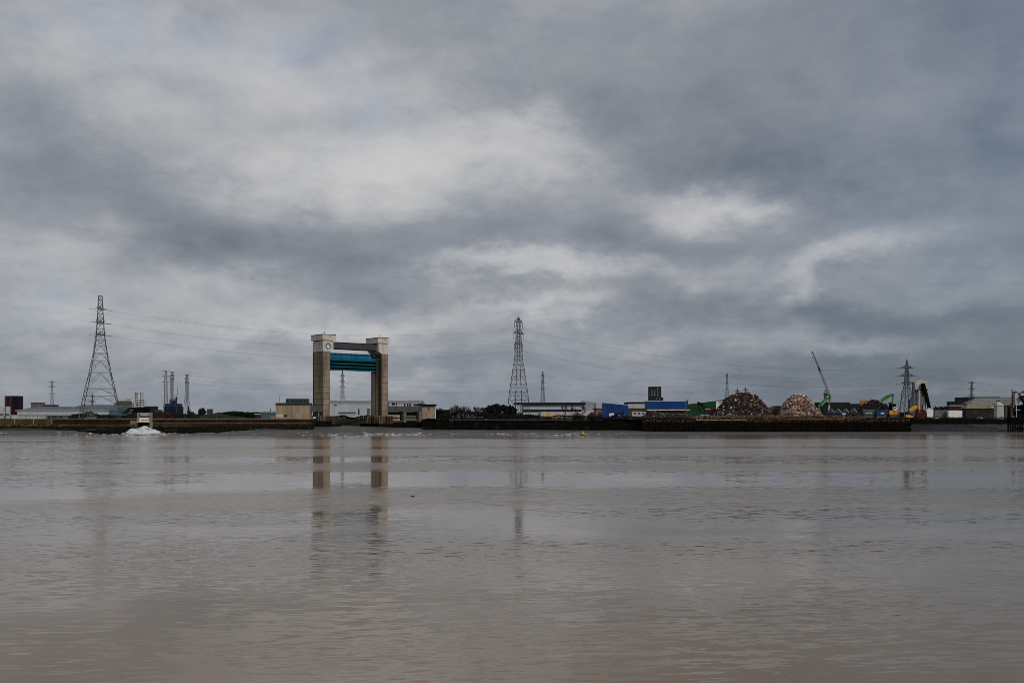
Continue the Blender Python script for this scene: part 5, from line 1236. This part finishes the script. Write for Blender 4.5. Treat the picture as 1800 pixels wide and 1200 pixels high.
# right-hand sheds
s = Site('warehouse', 'long dark flat warehouse on the right horizon under the pylon', 'warehouse', 1730, 1300)
s.box('wall', m_navy, 1702, 1757, 697.4, None, 0, 40); s.box('wing', M('navy_sheet', (.020, .026, .045), .7, .2, .2), 1757, 1790, 698.6, None, 2, 40); s.box('wing', m_navy, 1687.5, 1702, 704.6, None, 1, 40)
for a, c in ((1732, 1736.5), (1740.2, 1741.4), (1745.3, 1746.6), (1749.2, 1753.4)): s.box('window', m_wht, a, c, 699.9, 701.4, -.2, .1)
def lowshed(label, px0, px1, eave, ridge, i0, i1, d, depth, roofm, wallm, base_py=None, group='grey roofed sheds at the right'):
    s = Site('shed', label, 'shed', (px0+px1)/2, d, None, group)
    MB().box(s.x(px0)+.3, s.x(px1)-.3, .3, depth, -.4, s.z(eave)-.02).build('wall', wallm, s.r)
    hip(s, 'roof', roofm, px0, px1, eave, ridge, -.4, depth+.4, i0, i1); return s
m_fibre = M('fibre_cement_roof', (.23, .22, .20), .9, .15, .2, (1, .3, 1)); m_brownw = M('brown_brick_wall', (.035, .026, .024), .9, .3, .3)
lowshed('low shed with pinkish roof at the left of the grey sheds', 1667, 1702, 714.6, 711.3, 1674, 1697, 760, 7, M('pinkish_roof', (.18, .14, .13), .9, .15, .2), m_brownw)
sA = lowshed('wide tan roofed shed above the dark brick front', 1697, 1752, 717.8, 709.0, 1707, 1750, 720, 10, M('tan_roof', (.23, .20, .15), .9, .12, .2, (1, .3, 1)), m_brownw)
sA.box('window', m_offwhite, 1741, 1750, 714.2, 717, -.9, -.5); sA.box('red_band', m_maroon, 1733.5, 1743, 713.6, 714.2, -1.0, -.5)
for a in (1712.5, 1715): sA.box('door', m_beam, a, a+1.4, 721.5, 727, .2, .35)
sB = lowshed('large pale grey roofed hall rising towards the right', 1707, 1786, 708.7, 699.0, 1722, 1800, 800, 16, m_fibre, m_grey)
lowshed('small pale gabled annex beside the brown doors', 1752.2, 1766, 712.4, 706, 1755, 1761, 700, 5, m_offwhite, m_offwhite)
s = Site('shed', 'pale grey hall with two dark roof vents at right', 'shed', 1776, 745, None, 'grey roofed sheds at the right')
MB().prism([(s.x(1758), s.z(711.7)), (s.x(1792), s.z(711.7)), (s.x(1792), s.z(699.0)), (s.x(1758), s.z(703))], 0, 6).build('roof', m_fibre, s.r); s.box('wall', m_brownw, 1766, 1792, 711.75, None, .5, 5.5)
for a in (1764.4, 1776.8): s.box('roof_vent', m_dark, a-1.4, a+1.4, 709.0, 710.8, -.3, 0)
for k in range(4): s.box('door', m_black if k % 2 else m_beam, 1767+k*5.5, 1770+k*5.5, 714, None, .2, .45)
for a, c, t, lab, dd in ((1629, 1640.6, 718.6, 'short white lorry trailer beside the cement works', 660), (1643, 1666, 720.4, 'dull grey trailer between two white trailers', 668), (1667.5, 1691.5, 721, 'long white trailer in front of the pinkish roofed shed', 664)):
    s = Site('lorry_trailer', lab, 'trailer', (a+c)/2, dd, None, 'lorry trailers at the right'); m1 = m_wht if 'white' in lab.split()[1:2] or 'white' in lab[:12] else m_grey
    MB().box(s.x(a), s.x(c), 0, 2.5, 1.0, s.z(t)).build('body', m1, s.r); MB().box(s.x(a)+.4, s.x(c)-.2, .2, 2.3, .7, .98).build('chassis', m_dark, s.r)
    for k in (1, 2.3, 3.6): MB().tube((s.x(c)-k, -.02, .5), (s.x(c)-k, .3, .5), .5, .5, 12).build('wheel', m_rubber, s.r)
    MB().bar((s.x(a)+1.2, .3, 0), (s.x(a)+1.2, .3, .98), .2).build('leg', m_dark, s.r)
def car(label, px, d, col, group='cars by the right-hand sheds', L=4.2):
    s = Site('parked_car', label, 'car', px, d, None, group); h = L/2
    MB().prism([(-h,.35),(h,.35),(h,.8),(h*.75,.95),(h*.4,1.45),(-h*.55,1.45),(-h*.9,.95),(-h,.85)], 0, 1.8).build('body', col, s.r)
    MB().prism([(h*.66,.97),(h*.36,1.38),(-h*.5,1.38),(-h*.76,.97)], -.03, 0).build('window', m_glass, s.r)
    for a in (-h*.62, h*.6): MB().tube((a, -.05, .33), (a, .22, .33), .33, .33, 12).build('wheel', m_rubber, s.r)
car('white car in front of the dark brick shed', 1725, 660, m_wht); car('pale grey car left of the long white trailer', 1650, 655, m_grey); car('white car between the trailers', 1646, 652, m_wht)
# jetty and loader at the right edge
s = Site('jetty', 'black timber piled jetty at the right picture edge', 'jetty', 1806, 590, 0)
MB().box(s.x(1779.5), s.x(1850), 0, 7, s.z(737), s.z(733)).build('deck', m_black, s.r)
k = 0; px = 1781
while px < 1850:
    for yy_ in (0.5, 3.4, 6.3): MB().tube((s.x(px)+random.uniform(-.3, .3), yy_, -2), (s.x(px), yy_, s.z(737)+.0), .42, .42, 10).build('pile', m_black, s.r)
    px += 4.2
b = MB(); px = 1781
while px < 1845: b.bar((s.x(px), .2, 1), (s.x(px+8), .2, s.z(738)), .35); b.bar((s.x(px+8), .3, 1), (s.x(px), .3, s.z(738)), .35); px += 8.4
b.build('cross_brace', m_black, s.r)
MB().box(s.x(1781), s.x(1785), 1, 3, s.z(733), s.z(730.4)).build('bollard_box', m_grey, s.r)
s = Site('ship_loader', 'pale blue and white loading tower on the jetty', 'industrial plant', 1795, 600, Z(733, 600))
s.box('lattice_leg', m_silo, 1780.2, 1784.2, 694, 717, 0, 1.5)
s.box('cladding', m_white, 1784.3, 1815, 690.2, 705, .5, 3); s.box('cladding', m_paleblue, 1786, 1793, 705, 710, .8, 3)
s.box('roof_walk', m_greyroof, 1782, 1815, 687.6, 690.1, .2, 3)
for a, t in ((1785, 688.3), (1799, 688.1), (1792.6, 692.2)): s.box('window', m_glass, a-1.6, a+1.8, t-1.2, t+1.6, -.1, .6)
b = MB(); b.bar((s.x(1780), .5, 0), (s.x(1780), .5, s.z(684.5)), .35); b.bar((s.x(1778.6), .5, s.z(684.5)), (s.x(1781.6), .5, s.z(684.5)), .3); b.build('mast', m_dark, s.r)
b = MB(); pts = [(1793.5, 700), (1796, 698.2), (1799, 700), (1802, 706), (1806, 716), (1815, 722)]
for p0, p1 in zip(pts, pts[1:]): b.bar((s.x(p0[0]), -.6, s.z(p0[1])), (s.x(p1[0]), -.6, s.z(p1[1])), 2.6, 2.9)
b.build('spout', m_navy, s.r)
s.box('lower_frame', m_black, 1787, 1815, 711, 733, 1.5, 4)
b = MB(); 
for p in (711, 720): b.bar((s.x(1785), .3, s.z(p)), (s.x(1794), .3, s.z(p)), .35)
b.bar((s.x(1787), .3, 0), (s.x(1787), .3, s.z(711)), .3); b.build('railing', m_paleblue, s.r)

# ------------------------------------------------------------ small things: buoy, gulls, posts
s = Site('buoy', 'small yellow buoy floating near the mud right of centre', 'buoy', 1024.3, 500, .0)
MB().tube((0, 0, -.2), (0, 0, .55), 1.1, 1.0, 16).build('float', m_black, s.r); MB().tube((0, 0, .55), (0, 0, 1.3), .95, .8, 16).build('body', M('buoy_yellow', (.60, .50, .12), .5, .15, 1), s.r)
b = MB()
for a in (0, 2.1, 4.2): b.bar((.7*math.cos(a), .7*math.sin(a), 1.3), (0, 0, 2.2), .14)
b.build('topmark', m_yellow, s.r)
s = Site('driftwood', 'small dark piece of driftwood floating off the right tower reflection', 'driftwood', 725.5, H0*F/(872-HY), 0)
MB().bar((-.22, 0, .02), (.2, .08, .05), .09, .06).build('branch', m_bark, s.r); MB().bar((.1, 0, .05), (.18, -.03, .14), .04, .03).build('twig', m_bark, s.r)
def bird(name, label, loc, rz, mat, flying, group, k=1.0):
    r = root(name, label, 'bird', loc, rz, group)
    b = MB(); ring = [(-.30, .0, .02), (-.15, .09, .0), (.05, .12, .0), (.22, .08, .03), (.33, .05, .10), (.42, .015, .10)]; n = 8; i = 0
    for (x, rr, z) in ring:
        for q_ in range(n): a = 2*math.pi*q_/n; b.v.append((x*k, max(.004, rr)*k*math.cos(a), (z+.14+max(.004, rr)*math.sin(a))*k))
    for j in range(len(ring)-1):
        for q_ in range(n): b.f.append((j*n+q_, j*n+(q_+1) % n, (j+1)*n+(q_+1) % n, (j+1)*n+q_))
    b.build('body', mat, r, smooth=True)
    for sg in (-1, 1):
        if flying: MB().quad((.10*k, sg*.05*k, .18*k), (.16*k, sg*.35*k, .32*k), (-.02*k, sg*.72*k, .22*k), (-.06*k, sg*.35*k, .26*k), (-.12*k, sg*.06*k, .17*k)).build('wing', mat, r)
        else: MB().quad((.14*k, sg*.10*k, .22*k), (-.05*k, sg*.125*k, .24*k), (-.42*k, sg*.03*k, .17*k), (-.1*k, sg*.12*k, .12*k)).build('wing', m_grey, r)
    return r
g0 = bird('gull', 'white gull resting on the mud by the waterline', (0, 0, 0), 0, m_wht, False, 'gulls on the mud', 1.25)
spots = [(509,757.3),(516.5,758.6),(526.5,760.4),(532,760.4),(538,760),(541.5,760),(522,758.9),(516,769),(676,771),(679,769.5),(84.5,762.6),(115,764),(124.5,764),(128,764.8),(136,763.5),(152.5,768),(1003,761.6),(1010,761.2),(1012,761.6),(1752,769.6),(1756,769.2),(640,756.5),(655,757),(663,756.2),(580,765),(1000,762.5),(735,757.5),(912,759)]
for k, (px, py) in enumerate(spots):
    ys, kk = lerp_tab(MUD, px); sl_ = (py-HY)/F; y = (H0+kk*ys)/(kk+sl_); x = X(px, y); z = max(mud_z(x, y), 0.0)
    lab = 'white gull resting on the mud by the waterline'
    if k == 0: g0.location = (x, y, z); g0.rotation_euler = (0, 0, random.uniform(0, 6)); continue
    copy_thing(g0, (x, y, z), random.uniform(0, 6), lab)
f0 = None
for k, (px, py) in enumerate([(1203.5,689.5),(1208,689.4),(1213,691.2),(1217.5,690.8),(1220.5,688.6),(1565,682.4),(1569.5,682.8)]):
    dd = 700; loc = (X(px, dd), dd, Z(py, dd)); lab = 'dark bird flying above the blue hall' if px < 1300 else 'dark bird flying above the green excavator'
    gp = 'birds above the blue hall' if px < 1300 else 'birds above the green excavator'
    if f0 is None: f0 = bird('flying_bird', lab, loc, .8, m_dark, True, gp, 1.15)
    else: copy_thing(f0, loc, random.uniform(0, 3), lab, gp)
lamp_post(380, 620, 724.5, 'thin pale post on the brown wall, left of the mound end')
for px, pt, dd, lab in ((1080.6, 708.5, 640, 'tall white lamp post in front of the blue shed'), (1215.6, 709.5, 640, 'slim post in front of the green shed left end'), (1206.2, 700.5, 645, 'tall slim lamp post at the right end of the blue hall')):
    lamp_post(px, dd, pt, lab)
for px, pt in ((994, 714), (1005, 722)):
    lamp_post(px, 640, pt, 'slim lamp post among the bare trees, taller of two' if pt < 720 else 'short lamp post among the bare trees')
s = Site('cable_trestle', 'pale lattice rail on the outer left river wall', 'railing', 45, 577, 8.0)
s.r['label'] = 'thin pale handrail along the mossy left river wall'
b = MB(); b.bar((s.x(-60), .4, 1.0), (s.x(92), .4, 1.0), .06)
for k in range(24): xx = s.x(-60)+(s.x(92)-s.x(-60))*k/23; b.bar((xx, .4, 0), (xx, .4, 1.0), .06)
s.r.name = 'handrail'; b.build('rails', m_steel, s.r)
